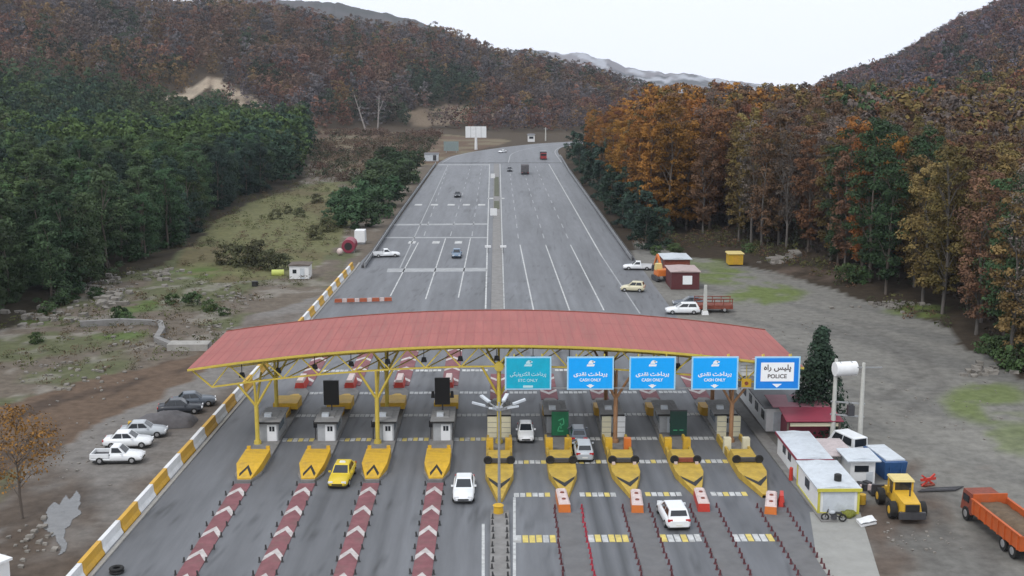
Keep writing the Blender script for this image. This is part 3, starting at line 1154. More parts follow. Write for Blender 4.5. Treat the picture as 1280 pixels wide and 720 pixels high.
# distance of the rear edge: same height on row 387
th = PITCH + math.atan((388 - 360) / F)
YB = (HC - ZC0) / math.tan(th)
ZEND = hz(YF, 460)
XE = 26.3
KA = (ZC0 - ZEND) / XE ** 2


def arch(x):
    return ZC0 - KA * x * x


can = thing('toll_canopy', 'long arched red-roofed toll canopy on yellow steel trusses spanning the whole road', 'canopy', (0, Ycol, 0))
oy = Ycol
xs = np.linspace(-XE, XE, 49)
rf = MB()
for a, b in zip(xs[:-1], xs[1:]):
    za, zb = arch(a), arch(b)
    rf.add([(a, YF - oy, za), (b, YF - oy, zb), (b, YB - oy, zb), (a, YB - oy, za)], [(0, 1, 2, 3)], 0, True)
    rf.add([(a, YF - oy, za - .14), (b, YF - oy, zb - .14), (b, YB - oy, zb - .14), (a, YB - oy, za - .14)], [(3, 2, 1, 0)], 1, True)
    rf.add([(a, YB - oy, za - .14), (b, YB - oy, zb - .14), (b, YB - oy, zb), (a, YB - oy, za)], [(3, 2, 1, 0)], 0)
for sx in (-1, 1):
    a, za = sx * XE, arch(XE)
    qd = [(a, YF - oy, za - .14), (a, YB - oy, za - .14), (a, YB - oy, za), (a, YF - oy, za)]
    rf.add(qd, [(0, 1, 2, 3) if sx > 0 else (3, 2, 1, 0)], 0)
rf.build('roof', [M['roof_red'], M['shed_roof']], can)
seam = MB()
for x in np.linspace(-XE + .6, XE - .6, 66):
    seam.add([(x - .03, YF - oy, arch(x) + .012), (x + .03, YF - oy, arch(x) + .012), (x + .03, YB - oy, arch(x) + .012), (x - .03, YB - oy, arch(x) + .012)], [(0, 1, 2, 3)])
seam.build('roof_seams', mat('roof_seam', (.29, .076, .074), .65, var=.15, scale=.6), can)
fa = MB()
for a, b in zip(xs[:-1], xs[1:]):
    fa.bar((a, YF - oy - .06, arch(a) - .1), (b, YF - oy - .06, arch(b) - .1), .08, .18)
fa.build('fascia', M['steel_y'], can)
gt = MB()
for a, b in zip(xs[:-1], xs[1:]):
    gt.bar((a, YB - oy + .1, arch(a) - .02), (b, YB - oy + .1, arch(b) - .02), .2, .16)
gt.build('gutter', M['rust'], can)
for q_ in (.33, .67):
    lp = MB()
    for a, b in zip(xs[:-1], xs[1:]):
        yy = YF - oy + (YB - YF) * q_
        lp.add([(a, yy, arch(a) + .008), (b, yy, arch(b) + .008), (b, yy + .12, arch(b) + .008), (a, yy + .12, arch(a) + .008)], [(0, 1, 2, 3)])
    lp.build('sheet_lap', mat('sheet_lap', (.28, .07, .07), .65, var=.3, scale=.6), can)


def truss(yy, name, dx=3.0, depth=2.0):
    t = MB()
    N = 16
    xs_ = [-24.4 + 48.8 * k / N for k in range(N + 1)]
    bot = lambda x: arch(x) - depth + .0
    for a, b in zip(xs_[:-1], xs_[1:]):
        t.bar((a, yy, bot(a)), (b, yy, bot(b)), .13)
        t.bar((a, yy, arch(a) - .3), (b, yy, arch(b) - .3), .13)
        m = (a + b) / 2
        t.bar((a, yy + .02, bot(a)), (m, yy + .02, arch(m) - .3), .1)
        t.bar((m, yy - .02, arch(m) - .3), (b, yy - .02, bot(b)), .1)
    for sx in (-1, 1):
        t.bar((sx * 24.4, yy, bot(24.4)), (sx * XE * .99, yy, arch(XE) - .25), .12)
    return t.build(name, M['steel_y'], can)


DEP = YB - YF
truss(YF - oy + .5, 'truss')
truss(YF - oy + DEP * .5, 'truss')
truss(YF - oy + DEP - .8, 'truss')
pu = MB()
for x in np.linspace(-24, 24, 17):
    pu.bar((x, YF - oy + .3, arch(x) - .24), (x, YB - oy - .3, arch(x) - .24), .1, .18)
    if abs(x) < 24:
        pu.bar((x, YF - oy + .5, arch(x) - 2.0), (x + 3, YF - oy + DEP * .5, arch(x + 3) - 2.0), .08)
        pu.bar((x, YF - oy + DEP * .5, arch(x) - 2.0), (x, YF - oy + .5, arch(x) - .4), .08)
pu.build('purlins', M['steel_y'], can)
for i in (0, 2, 4, 6, 8):
    x = ISX[i] + {0: -.75, 2: -.45}.get(i, 0)
    for yy, big in ((0, 1), (DEP * .62, 0)):
        c = MB()
        zt = arch(x) - 2.0
        c.tube((x, yy, .0), (x, yy, zt * .62), .19, .19, 12)
        c.tube((x, yy, .0), (x, yy, .5), .36, .3, 12)
        for dx, dy in ((-1.5, -.4), (1.5, -.4), (0, -.5), (0, 2.6)):
            c.tube((x, yy, zt * .6), (x + dx, yy + dy, arch(x + dx) - 2.0), .12, .1, 8)
        if i == 4 and big:
            c.tube((x, yy - .45, 0), (x, yy - .45, zt + .1), .17, .17, 10)
            c.tube((x, yy - .75, zt), (x, yy - .35, zt), .4, .4, 14)
        c.build('column', M['steel_y'] if i < 6 else mat('orange_column', (.3, .16, .08), .6, var=.2, dirt=.3), can)
for x in np.linspace(-22, 22, 15):
    fl = MB()
    fl.box((x, YF - oy + 1.4, arch(x) - 1.5), (.5, .35, .4), top=.7)
    fl.bar((x, YF - oy + 1.4, arch(x) - 1.4), (x, YF - oy + 1.4, arch(x) - .2), .06)
    fl.build('floodlight', M['black'], can)

# ------------------------------------------------------------------ writing
FORMS = {'pardakht': '\uFB58\uFEAE\uFEA9\uFE8D\uFEA7\uFE96', 'naghdi': '\uFEE7\uFED8\uFEAA\uFBFC', 'electronic': '\uFE8D\uFEDF\uFB91\uFE98\uFEAE\uFEED\uFEE7\uFBFF\uFB91\uFBFD',
         'police': '\uFB58\uFEE0\uFBFF\uFEB2', 'rah': '\uFEAD\uFE8D\uFEE9'}


def persian(*words):
    return ' '.join(FORMS[k] for k in words)[::-1]


def text(body, name, wdt, hgt, center, material, parent, bold=0.0):
    c = bpy.data.curves.new(name, 'FONT')
    c.body = body
    c.offset = bold
    c.extrude = .01
    o = bpy.data.objects.new(name, c)
    COL.objects.link(o)
    bpy.context.view_layer.update()
    me = bpy.data.meshes.new_from_object(o.evaluated_get(bpy.context.evaluated_depsgraph_get()))
    bpy.data.objects.remove(o)
    v = np.empty(len(me.vertices) * 3, np.float32)
    me.vertices.foreach_get('co', v)
    v = v.reshape(-1, 3)
    lo, hi = v.min(0), v.max(0)
    q = np.zeros_like(v)
    q[:, 0] = ((v[:, 0] - lo[0]) / (hi[0] - lo[0]) - .5) * wdt + center[0]
    q[:, 2] = ((v[:, 1] - lo[1]) / (hi[1] - lo[1]) - .5) * hgt + center[2]
    q[:, 1] = center[1] - v[:, 2]
    me.vertices.foreach_set('co', q.ravel())
    me.materials.clear()
    me.materials.append(material)
    me.update()
    o = bpy.data.objects.new(name, me)
    COL.objects.link(o)
    o.parent = parent
    return o


Ysg = YF - .35
for i, (x0, x1, lab) in enumerate(((631, 689, 'teal overhead sign with faded white writing, left of the four brighter signs'), (709, 767, 'bright blue cash lane sign, the one next to the teal sign'), (787, 844, 'bright blue cash lane sign, middle one of the three'), (865, 922, 'bright blue cash lane sign, the one beside the white police sign'), (944, 999, 'white police sign with broad blue border at the right canopy end'))):
    a, b = aty(x0, 446, Ysg), aty(x1, 487, Ysg)
    wd, ht = b.x - a.x, a.z - b.z
    xc, zc = (a.x + b.x) / 2, (a.z + b.z) / 2
    t = thing('overhead_sign', lab, 'sign', (xc, Ysg, zc), group='overhead lane signs')
    p = MB()
    p.box((0, .05, 0), (wd, .1, ht))
    p.build('rim', M['sign_rim'], t)
    p = MB()
    face = (M['sign_teal'] if i == 0 else M['sign_blue_d'] if i == 4 else M['sign_blue'])
    p.box((0, -.005, 0), (wd - .26, .03, ht - .24))
    p.build('panel', face, t)
    k = MB()
    for sx in (-1, 1):
        k.bar((sx * wd * .3, .18, -ht * .45), (sx * wd * .3, .18, ht * .5 + .2), .1)
        k.bar((sx * wd * .3, .18, ht * .3), (sx * wd * .3, .85, ht * .5), .08)
    k.build('bracket', M['steel_y'], t)
    tm = M['sign_tealtxt'] if i == 0 else M['sign_white']
    if i < 4:
        if i == 0:
            text(persian('pardakht', 'electronic'), 'lettering', wd * .78, .5, (0, -.022, -.12), tm, t, .012)
            text('ETC ONLY', 'lettering', wd * .42, .26, (0, -.022, -.62), tm, t, .012)
        else:
            text(persian('pardakht', 'naghdi'), 'lettering', wd * .72, .52, (0, -.022, -.12), tm, t, .03)
            text('CASH ONLY', 'lettering', wd * .46, .27, (0, -.022, -.58), tm, t, .025)
        e = MB()
        zz = ht * .28
        # small emblem: a hand-like block over a slanted note
        for pts in ([(-.34, -.2), (.3, -.2), (.36, -.02), (-.28, -.02)], [(-.2, .02), (.2, .02), (.26, .3), (.02, .34), (-.14, .2)], [(.12, .3), (.4, .22), (.36, .1), (.2, .12)]):
            n = len(pts)
            e.add([(u, -.024, zz + v_) for u, v_ in pts], [tuple(range(n))])
        e.build('emblem', tm, t)
        ar = MB()
        zz = -ht * .5 + .28
        pts = [(-.36, .12), (0, -.13), (.36, .12), (.14, .12), (.14, .2), (-.14, .2), (-.14, .12)]
        if i == 0:
            pts = [(-.42, -.1), (.42, -.1), (.42, .1), (-.42, .1)]
        ar.add([(u, -.024, zz + v_) for u, v_ in pts], [tuple(range(len(pts)))])
        ar.build('down_arrow', tm, t)
    else:
        wp = MB()
        wp.box((0, -.02, .12), (wd * .73, .03, ht * .57))
        wp.build('white_field', M['sign_white'], t)
        text(persian('police', 'rah'), 'lettering', wd * .6, .66, (0, -.04, .44), M['lettering'], t, .02)
        text('POLICE', 'lettering', wd * .42, .36, (0, -.04, -.25), M['lettering'], t, .015)
        ar = MB()
        zz = -ht * .5 + .35
        pts = [(-.42, .17), (0, -.16), (.42, .17)]
        ar.add([(u, -.024, zz + v_) for u, v_ in pts], [(0, 1, 2)])
        ar.build('down_arrow', M['sign_white'], t)
rail = MB()
a, b = aty(690, 486, Ysg), aty(943, 486, Ysg)
rail.bar((a.x, Ysg + .3, a.z), (b.x, Ysg + .3, b.z), .09)
rail.build('sign_rail', M['steel'], can).location = (0, -oy, 0)

# small signs between the boards at the right canopy end
c = aty(933, 479, Ysg + .6)
t = thing('warning_sign', 'small square yellow sign with dark dot between the blue and the police sign', 'sign', (c.x, c.y, c.z))
b = MB()
b.box((0, 0, 0), (.85, .06, .8))
b.build('panel', M['yellow'], t)
b = MB()
b.tube((0, -.035, 0), (0, -.05, 0), .17, .17, 12)
b.build('dot', M['rust'], t)
b = MB()
b.bar((0, .08, -.3), (0, .08, 1.6), .06)
b.build('bracket', M['steel_y'], t)
c = aty(933, 459, Ysg + .9)
t = thing('notice_sign', 'white notice panel under the roof just left of the police sign', 'sign', (c.x, c.y, c.z))
b = MB()
b.box((0, 0, 0), (1.4, .06, 1.5))
b.build('panel', M['white'], t)
b = MB()
for k in range(4):
    b.box((0, -.035, .45 - .28 * k), (1.0, .01, .05))
b.build('ruled_lines', M['steel'], t)

# lamp mast on the median nose
p = at(624, 633)
ztop = hz(p.y, 511)
t = thing('lamp_mast', 'slender grey mast with a ring of white lamps rising from the middle island', 'lamp mast', (p.x, p.y, 0))
b = MB()
b.tube((0, 0, 0), (0, 0, ztop + .5), .12, .07, 10)
b.build('pole', M['steel'], t)
b = MB()
b.tube((0, 0, ztop - .1), (0, 0, ztop + .15), .3, .3, 12)
b.build('hub', M['steel'], t)
for k in range(6):
    a = R(12 + 60 * k)
    d = Vector((math.cos(a), math.sin(a), 0))
    ar = MB()
    ar.bar(Vector((0, 0, ztop)) + d * .25, Vector((0, 0, ztop + .32)) + d * 1.4, .07)
    arm = ar.build('arm', M['steel'], t)
    h = MB()
    h.bar(Vector((0, 0, ztop + .3)) + d * 1.05, Vector((0, 0, ztop + .6)) + d * 2.0, .27, .14)
    h.build('lamp', M['ltgrey'], arm)

# ------------------------------------------------------------------ barrier wall on the left
jm = {}
BL = 3.75
for key in ('yellow_b', 'white_b'):
    mb = MB()
    prof = [(-.36, 0), (.36, 0), (.36, .12), (.2, .42), (.15, 1.0), (-.15, 1.0), (-.2, .42), (-.36, .12)]
    mb.loft([[(u, yy, z) for u, z in prof] for yy in (-BL / 2 + .03, BL / 2 - .03)], smooth=False)
    jm[key] = mb.mesh('barrier_block', M[key])
y = 58.0
k = 0
while y < Yr(338):
    x0, x1 = float(np.interp(y, [50, 73, 196], [-27.4, -26.8, -23.9])), float(np.interp(y + BL, [50, 73, 196], [-27.4, -26.8, -23.9]))
    key = ('yellow_b', 'white_b')[k % 2]
    o = link('barrier_block', jm[key])
    o.location = ((x0 + x1) / 2 + random.uniform(-.03, .03), y + BL / 2, 0)
    o.rotation_euler.z = -math.atan2(x1 - x0, BL) + random.uniform(-.008, .008)
    tag(o, '%s concrete barrier block in the striped wall along the left road edge' % ('ochre yellow' if k % 2 == 0 else 'white painted'), 'barrier', 'striped barrier wall')
    y += BL
    k += 1
YBAR = y
# kerb line at the wall foot
kb = MB()
for ya in np.arange(40, YBAR, 6):
    xa, xb = np.interp([ya, ya + 6], [50, 73, 196], [-27.4, -26.8, -23.9]) + .62
    kb.bar((xa, ya, .06), (xb, ya + 6, .06), .3, .12)
tag(kb.build('kerb', M['concrete']), kind='structure')


def guardrail(pts, label, side):
    t = thing('guardrail', label, 'guardrail', (pts[0][0], pts[0][1], 0))
    o = Vector((pts[0][0], pts[0][1], 0))
    P = [Vector((x, y, 0)) - o for x, y in pts]
    b = MB()
    for a, c in zip(P[:-1], P[1:]):
        for z in (.5, .85):
            b.bar(a + Vector((0, 0, z)), c + Vector((0, 0, z)), .1, .26)
    b.build('rail', M['steel'], t)
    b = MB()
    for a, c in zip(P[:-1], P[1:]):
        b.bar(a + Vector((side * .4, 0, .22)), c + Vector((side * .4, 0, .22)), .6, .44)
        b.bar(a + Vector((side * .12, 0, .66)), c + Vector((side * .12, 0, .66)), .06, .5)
    b.build('rail_shade_strip', mat('rail_shade_dark', (.06, .06, .065), .8, var=.3), t)  # dark strips added to stand for the shade below and behind the rail
    for a, c in zip(P[:-1], P[1:]):
        n = int((c - a).length / 8)
        for k in range(n):
            q = a + (c - a) * k / n
            pb = MB()
            pb.box((q.x + side * .12, q.y, .5), (.14, .14, 1.0))
            pb.build('post', M['steel'], t)


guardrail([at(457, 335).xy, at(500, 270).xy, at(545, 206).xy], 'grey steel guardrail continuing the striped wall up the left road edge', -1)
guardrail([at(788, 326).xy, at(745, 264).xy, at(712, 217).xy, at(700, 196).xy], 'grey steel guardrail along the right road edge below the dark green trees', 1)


# ------------------------------------------------------------------ vehicles
def paint(name, col, rough=.3):
    return mat(name, col, rough, var=.05, scale=1.5, spec=.5, dirt=.06)


P = {'white': paint('white_car_paint', (.74, .76, .78)), 'silver': paint('silver_car_paint', (.42, .45, .48)), 'yellow': paint('taxi_yellow', (.62, .46, .03)),
     'blue': paint('slate_blue_paint', (.12, .18, .26)), 'dark': paint('dark_car_paint', (.035, .04, .05)), 'red': paint('red_car_paint', (.3, .03, .03)), 'grey': paint('grey_blue_paint', (.1, .12, .15)),
     'cream': paint('cream_paint', (.6, .56, .4))}


def wheel(parent, x, y, r, wdt, out):
    t = MB()
    t.tube((x - wdt / 2, y, r), (x + wdt / 2, y, r), r, r, 16)
    o = t.build('wheel', M['tyre'], parent)
    rm = MB()
    xo = x + out * (wdt / 2)
    rm.tube((xo - out * .02, y, r), (xo + out * .015, y, r), r * .6, r * .52, 12)
    rm.build('rim', M['rim'], o)


def car(name, label, cat, px, py, heading, body, kind='sedan', L=4.75, W=1.64, group=None, cen=True, detail=True):
    """heading in degrees, 0 = away from the camera"""
    p = at(px, py) if cen else Vector((px, py, 0))
    t = thing(name, label, cat, (p.x, p.y, .012 if abs(p.x) < 25 else .03), R(heading), group)
    Z = lambda z: z * .94
    hw = W / 2
    pick = kind == 'pickup'
    rear_top = .9
    b = MB()
    if kind == 'hatch':
        S = [(-.5, .40, .36, .8), (-.47, .46, .28, 1.0), (-.3, .5, .22, 1.02), (0, .5, .22, .98), (.24, .5, .22, .95), (.4, .475, .24, .83), (.47, .43, .28, .7), (.5, .36, .36, .56)]
        cb, ct, zr, zb = (-.47, .22), (-.40, .03), 1.56, .96
    elif kind == 'van':
        S = [(-.5, .46, .3, 1.0), (-.47, .49, .25, 1.05), (0, .5, .25, 1.05), (.3, .5, .25, 1.05), (.42, .48, .25, .95), (.5, .42, .34, .7)]
        cb, ct, zr, zb = (-.495, .38), (-.48, .2), 1.95, 1.0
    elif pick:
        S = [(-.5, .47, .38, .62), (-.47, .49, .3, .62), (-.12, .5, .26, .62), (-.1, .5, .26, .93), (.24, .5, .26, .9), (.42, .475, .28, .82), (.48, .45, .3, .7), (.5, .4, .4, .58)]
        cb, ct, zr, zb = (-.13, .2), (-.1, .06), 1.48, .88
    else:
        S = [(-.5, .40, .38, .74), (-.475, .46, .3, .9), (-.34, .495, .24, .95), (0, .5, .22, .92), (.22, .5, .22, .89), (.4, .475, .25, .79), (.475, .43, .29, .67), (.5, .36, .38, .55)]
        cb, ct, zr, zb = (-.37, .2), (-.235, .035), 1.42, .88
    secs = []
    for s, hwf, z0, z1 in S:
        yy, ww = s * L, hwf * W
        secs.append([(-ww * .9, yy, Z(z0)), (ww * .9, yy, Z(z0)), (ww, yy, Z(z0 + .14)), (ww, yy, Z(max(z1 - .2, z0 + .16))), (ww * .86, yy, Z(z1)), (-ww * .86, yy, Z(z1)), (-ww, yy, Z(max(z1 - .2, z0 + .16))), (-ww, yy, Z(z0 + .14))])
    b.loft(secs)
    # cabin
    wb, wt = hw * .86, hw * .70
    if kind == 'van':
        wt = hw * .84
    bot = [(-wb, cb[0] * L, Z(zb)), (wb, cb[0] * L, Z(zb)), (wb, cb[1] * L, Z(zb)), (-wb, cb[1] * L, Z(zb))]
    topq = [(-wt, ct[0] * L, Z(zr)), (wt, ct[0] * L, Z(zr)), (wt, ct[1] * L, Z(zr)), (-wt, ct[1] * L, Z(zr))]
    b.hexa(bot, topq)
    crown = [(p_[0] * .82, (p_[1] - (ct[0] + ct[1]) / 2 * L) * .85 + (ct[0] + ct[1]) / 2 * L, Z(zr + .05)) for p_ in topq]
    b.hexa(topq, crown)
    if pick:
        yr0, yr1 = -.5 * L, -.125 * L
        for sx in (-1, 1):
            b.box((sx * (hw * .95), (yr0 + yr1) / 2, Z(.77)), (.1, yr1 - yr0 - .06, Z(.36)))
        b.box((0, yr0 + .08, Z(.77)), (W * .86, .08, Z(.36)))
    b.build('body', body, t)
    if pick:
        q = MB()
        q.box((0, (-.5 - .125) / 2 * L, Z(.64)), (W * .84, .33 * L, .03))
        q.build('cargo_bed', M['darksteel'], t)

    def pane(nm, i, j, u0, u1, v0, v1, off=.012):
        A, B, C, D = Vector(bot[i]), Vector(bot[j]), Vector(topq[j]), Vector(topq[i])
        nrm = (B - A).cross(D - A).normalized() * off

        def pt(u, v):
            return A * (1 - u) * (1 - v) + B * u * (1 - v) + C * u * v + D * (1 - u) * v + nrm
        q = MB()
        q.add([pt(u0, v0), pt(u1, v0), pt(u1, v1), pt(u0, v1)], [(0, 1, 2, 3)])
        q.build(nm, M['glass'], t)
    pane('windscreen', 2, 3, .07, .93, .1, .94)
    pane('rear_window', 0, 1, .08, .92, .2 if kind != 'hatch' else .3, .92)
    for i, j in ((1, 2), (3, 0)):
        if pick:
            pane('side_window', i, j, .14, .84, .2, .9)
        elif i == 1:
            pane('side_window', i, j, .10, .48, .16, .9)
            pane('side_window', i, j, .52, .9, .16, .9)
        else:
            pane('side_window', i, j, .10, .48, .16, .9)
            pane('side_window', i, j, .52, .9, .16, .9)
    if not detail:
        return t
    r = .29 if kind != 'pickup' else .3
    for sx in (-1, 1):
        for yy in (.31 * L, -.31 * L):
            wheel(t, sx * (hw - .08), yy, r, .2, sx)
        q = MB()
        q.box((sx * hw * .64, L * .482, Z(.62)), (.36, .1, .14))
        q.build('headlight', M['lamp_w'], t)
        q = MB()
        q.box((sx * hw * .72, -L * .485, Z(.76 if kind != 'hatch' else .86)), (.34, .1, .16))
        q.build('tail_light', M['lamp_r'], t)
        q = MB()
        q.box((sx * (hw + .06), cb[1] * L - .35, Z(zb + .08)), (.18, .1, .13))
        q.build('mirror', body, t)
    q = MB()
    q.box((0, L * .497, Z(.45)), (W * .5, .05, .12))
    q.build('grille', M['blackpaint'], t)
    q = MB()
    q.box((0, -L * .5, Z(.52)), (.46, .04, .11))
    q.build('number_plate', M['plate'], t)
    q = MB()
    q.box((0, 0, .16), (W * .9, L * .9, .1))
    q.build('underbody', M['blackpaint'], t)
    if cat == 'taxi':
        q = MB()
        q.box((0, -.05 * L, Z(zr) + .1), (.5, .2, .13), top=.8)
        q.build('roof_sign', M['white'], t)
    return t


car('parked_car', 'white sedan coming out of the toll lane between the fourth and the middle island', 'car', 580, 618, 180, P['white'])
car('parked_car', 'white car stopped under the canopy right beside the middle island booth', 'car', 657, 547, 180, P['white'], L=4.0, W=1.46)
car('parked_car', 'silver car seen from behind at the green board booth', 'car', 729, 570, 0, P['silver'], kind='hatch', L=4.0, W=1.54)
car('parked_car', 'white hatchback with red tail lights driving up to the toll booths', 'car', 841, 650, 3, P['white'], kind='hatch', L=4.6, W=1.78)
car('taxi', 'yellow taxi leaving the booths between the second and third islands', 'taxi', 428, 600, 180 - 3, P['yellow'])
car('parked_car', 'dark hatchback waiting beyond the green board, half hidden by the silver car', 'car', 722, 551, 0, P['grey'], kind='hatch', W=1.5, L=4.0)
# left lot
car('parked_pickup', 'white pickup with dark open bed, nearest of the three parked on the dirt', 'pickup truck', 148, 577, -88, P['white'], kind='pickup', L=4.25)
car('parked_car', 'white sedan parked on the dirt right behind the pickup', 'car', 161, 558, -86, P['white'], L=4.1)
car('parked_car', 'silver white sedan, farthest of the three parked on the dirt', 'car', 180, 545, -84, P['silver'], L=4.1)
car('parked_car', 'blue grey car behind the tarpaulin heap at the striped wall', 'car', 243, 507, -75, P['grey'], L=4.2)
car('parked_car', 'dark slate car close behind the tarpaulin heap', 'car', 226, 516, -80, P['dark'], L=4.2)
# upper road
car('road_car', 'small blue car in the left lanes beyond the canopy', 'car', 571, 321, 180, P['blue'])
car('road_car', 'small dark car far up the left lanes', 'car', 572, 246, 180, P['dark'])
car('road_car', 'white car standing on the shoulder beside the left guardrail', 'car', 483, 321, -80, P['white'], kind='pickup')
car('road_car', 'white pickup parked beyond the end of the right guardrail', 'pickup truck', 797, 337, 85, P['white'], kind='pickup', L=4.8)
car('road_car', 'pale yellow car on the right shoulder below the white pickup', 'car', 791, 364, 75, P['cream'], kind='hatch', L=3.6)
car('road_car', 'white car parked sideways behind the canopy on the right', 'car', 853, 392, 88, P['white'], kind='hatch', L=4.6)
car('road_car', 'grey car parked just beyond the sideways white car', 'car', 862, 383, 88, P['grey'])
car('road_car', 'tiny dark car at the bend left of the truck', 'car', 637, 214, 180, P['dark'])
car('road_car', 'tiny white car far away where the road bends', 'car', 628, 191, 150, P['white'])


def truck(name, label, px, py, heading, cabm, boxm, L=8.5, W=2.4, h=2.6):
    p = at(px, py)
    t = thing(name, label, 'truck', (p.x, p.y, .02), R(heading))
    b = MB()
    b.box((0, L / 2 - .9, .5 + 1.0), (W * .95, 1.8, 2.0), top=.94)
    b.build('cab', cabm, t)
    b = MB()
    b.box((0, L / 2 + .01, 1.9), (W * .8, .06, .7))
    b.build('windscreen', M['glass'], t)
    b = MB()
    b.box((0, -1.0, .75 + h / 2), (W, L - 2.2, h))
    b.build('cargo_box', boxm, t)
    b = MB()
    b.box((0, -.3, .62), (W * .5, L * .96, .22))
    b.build('chassis', M['darksteel'], t)
    for yy in (L / 2 - 1.1, -L / 2 + 1.0, -L / 2 + 2.2):
        for sx in (-1, 1):
            wheel(t, sx * (W / 2 - .2), yy, .46, .34, sx)
    for sx in (-1, 1):
        q = MB()
        q.box((sx * W * .38, -L / 2 + .08, .62), (.3, .06, .16))
        q.build('tail_light', M['lamp_r'], t)
    return t


truck('truck', 'dark truck with reddish load driving away in the right lanes', 656, 217, 0, P['dark'], M['tarp'], h=2.2)
truck('truck', 'red-fronted lorry far up the right lanes near the bend', 679, 199, 180, P['red'], P['dark'], h=2.2)

# red and white plank barrier on the left lanes beyond the canopy
a, b_ = at(419, 379), at(489, 377)
t = thing('plank_barrier', 'long low red and white barrier lying across the left lanes beyond the canopy', 'barrier', (a.x, a.y, 0), math.atan2(b_.y - a.y, b_.x - a.x))
L = (b_ - a).length
for nm, m_, par in (('red_section', 'rust', 0), ('white_section', 'white_b', 1)):
    for k in range(9):
        if k % 2 == par:
            b = MB()
            b.box((L * (k + (.5 if par else .5)) / 9, 0, .36), (L / 9 * (.7 if par else 1.25), .3 - .02 * par, .5), top=.9)
            b.build(nm, M['white_pl'] if par else mat('rust_orange', (.36, .09, .04), .6, dirt=.3), t)

# billboard, gate board, white kiosk and mast near the bend
Yb = Yr(187)
p = at(595, 187)
t = thing('billboard', 'white billboard on a single pillar at the left side of the bend', 'billboard', (p.x, p.y, 0))
z0, z1 = hz(Yb, 172), hz(Yb, 158)
wd = aty(608, 170, Yb).x - aty(582, 170, Yb).x
b = MB()
b.box((0, 0, (z0 + z1) / 2), (wd, .5, z1 - z0))
b.build('board', M['white'], t)
b = MB()
for sx in (-.5, 0, .5):
    b.box((sx * wd * .5, -.27, (z0 + z1) / 2), (.14, .05, z1 - z0))
b.build('seam', M['steel'], t)
b = MB()
b.tube((0, .1, 0), (0, .1, z0), .62, .5, 12)
b.build('pillar', M['white'], t)
p = at(564, 191)
t = thing('back_board', 'grey blank board standing at the left road edge before the bend', 'board', (p.x, p.y, 0))
zt = hz(p.y, 176)
b = MB()
b.box((0, 0, zt * .55), (6.0, .2, zt * .8))
b.build('board', mat('grey_green_board', (.2, .25, .25), .7), t)
b = MB()
for sx in (-1, 1):
    b.box((sx * 2, .15, zt * .4), (.25, .15, zt * .8))
b.build('leg', M['steel'], t)
p = at(543, 201)
t = thing('roadside_cabin', 'small pale cabin with dark side at the top end of the left guardrail', 'cabin', (p.x - 1, p.y, 0))
b = MB()
b.box((0, 0, 1.3), (5, 4, 2.6))
b.build('wall', M['ltgrey'], t)
b = MB()
b.box((0, 0, 2.7), (5.4, 4.4, .2))
b.build('roof', M['shed_roof'], t)
b = MB()
b.box((1.2, -2.02, 1.2), (1.2, .06, 2.0))
b.build('door', M['darksteel'], t)
p = at(664, 177)
t = thing('control_kiosk', 'small white kiosk beside the road at the far bend', 'kiosk', (p.x, p.y, 0))
b = MB()
b.box((0, 0, 1.6), (3.2, 3.2, 3.2))
b.build('wall', M['white'], t)
b = MB()
b.box((0, 0, 3.4), (4, 4, .4), top=.7)
b.build('roof', M['shed_roof'], t)
b = MB()
b.box((0, -1.62, 1.9), (2, .05, 1.0))
b.build('window', M['glass'], t)
p = at(682, 176)
t = thing('utility_pole', 'pale pole standing by the trees at the far bend', 'pole', (p.x, p.y, 0))
b = MB()
b.tube((0, 0, 0), (0, 0, 6.2), .35, .25, 8)
b.build('pole', M['pole'], t)
b = MB()
b.box((0, 0, 5.6), (2.2, .2, .2))
b.build('crossarm', M['steel'], t)
# median signs
for px, py, lab, wd, ht in ((617, 274, 'white square sign on the median beyond the canopy', 1.5, 1.6), (616, 226, 'small white sign far up the median', 1.3, 1.3)):
    p = at(px, py)
    t = thing('median_sign', lab, 'sign', (p.x, p.y, .12))
    b = MB()
    b.box((0, 0, ht / 2 + .7), (wd, .08, ht))
    b.build('panel', M['white'], t)
    b = MB()
    b.tube((0, .1, 0), (0, .1, ht + .7), .06)
    b.build('post', M['steel'], t)
for px, py, lab in ((610, 316, 'thin lamp post left of the median beyond the canopy'), (629, 316, 'thin lamp post right of the median beyond the canopy')):
    p = at(px, py)
    t = thing('beacon_post', lab, 'beacon post', (p.x, p.y, .0), group='posts beside the far median')
    b = MB()
    b.tube((0, 0, 0), (0, 0, 1.0), .1)
    b.build('post', M['steel'], t)
    b = MB()
    b.box((0, 0, 1.15), (1.1, .3, .35))
    b.build('lamp', M['white'], t)


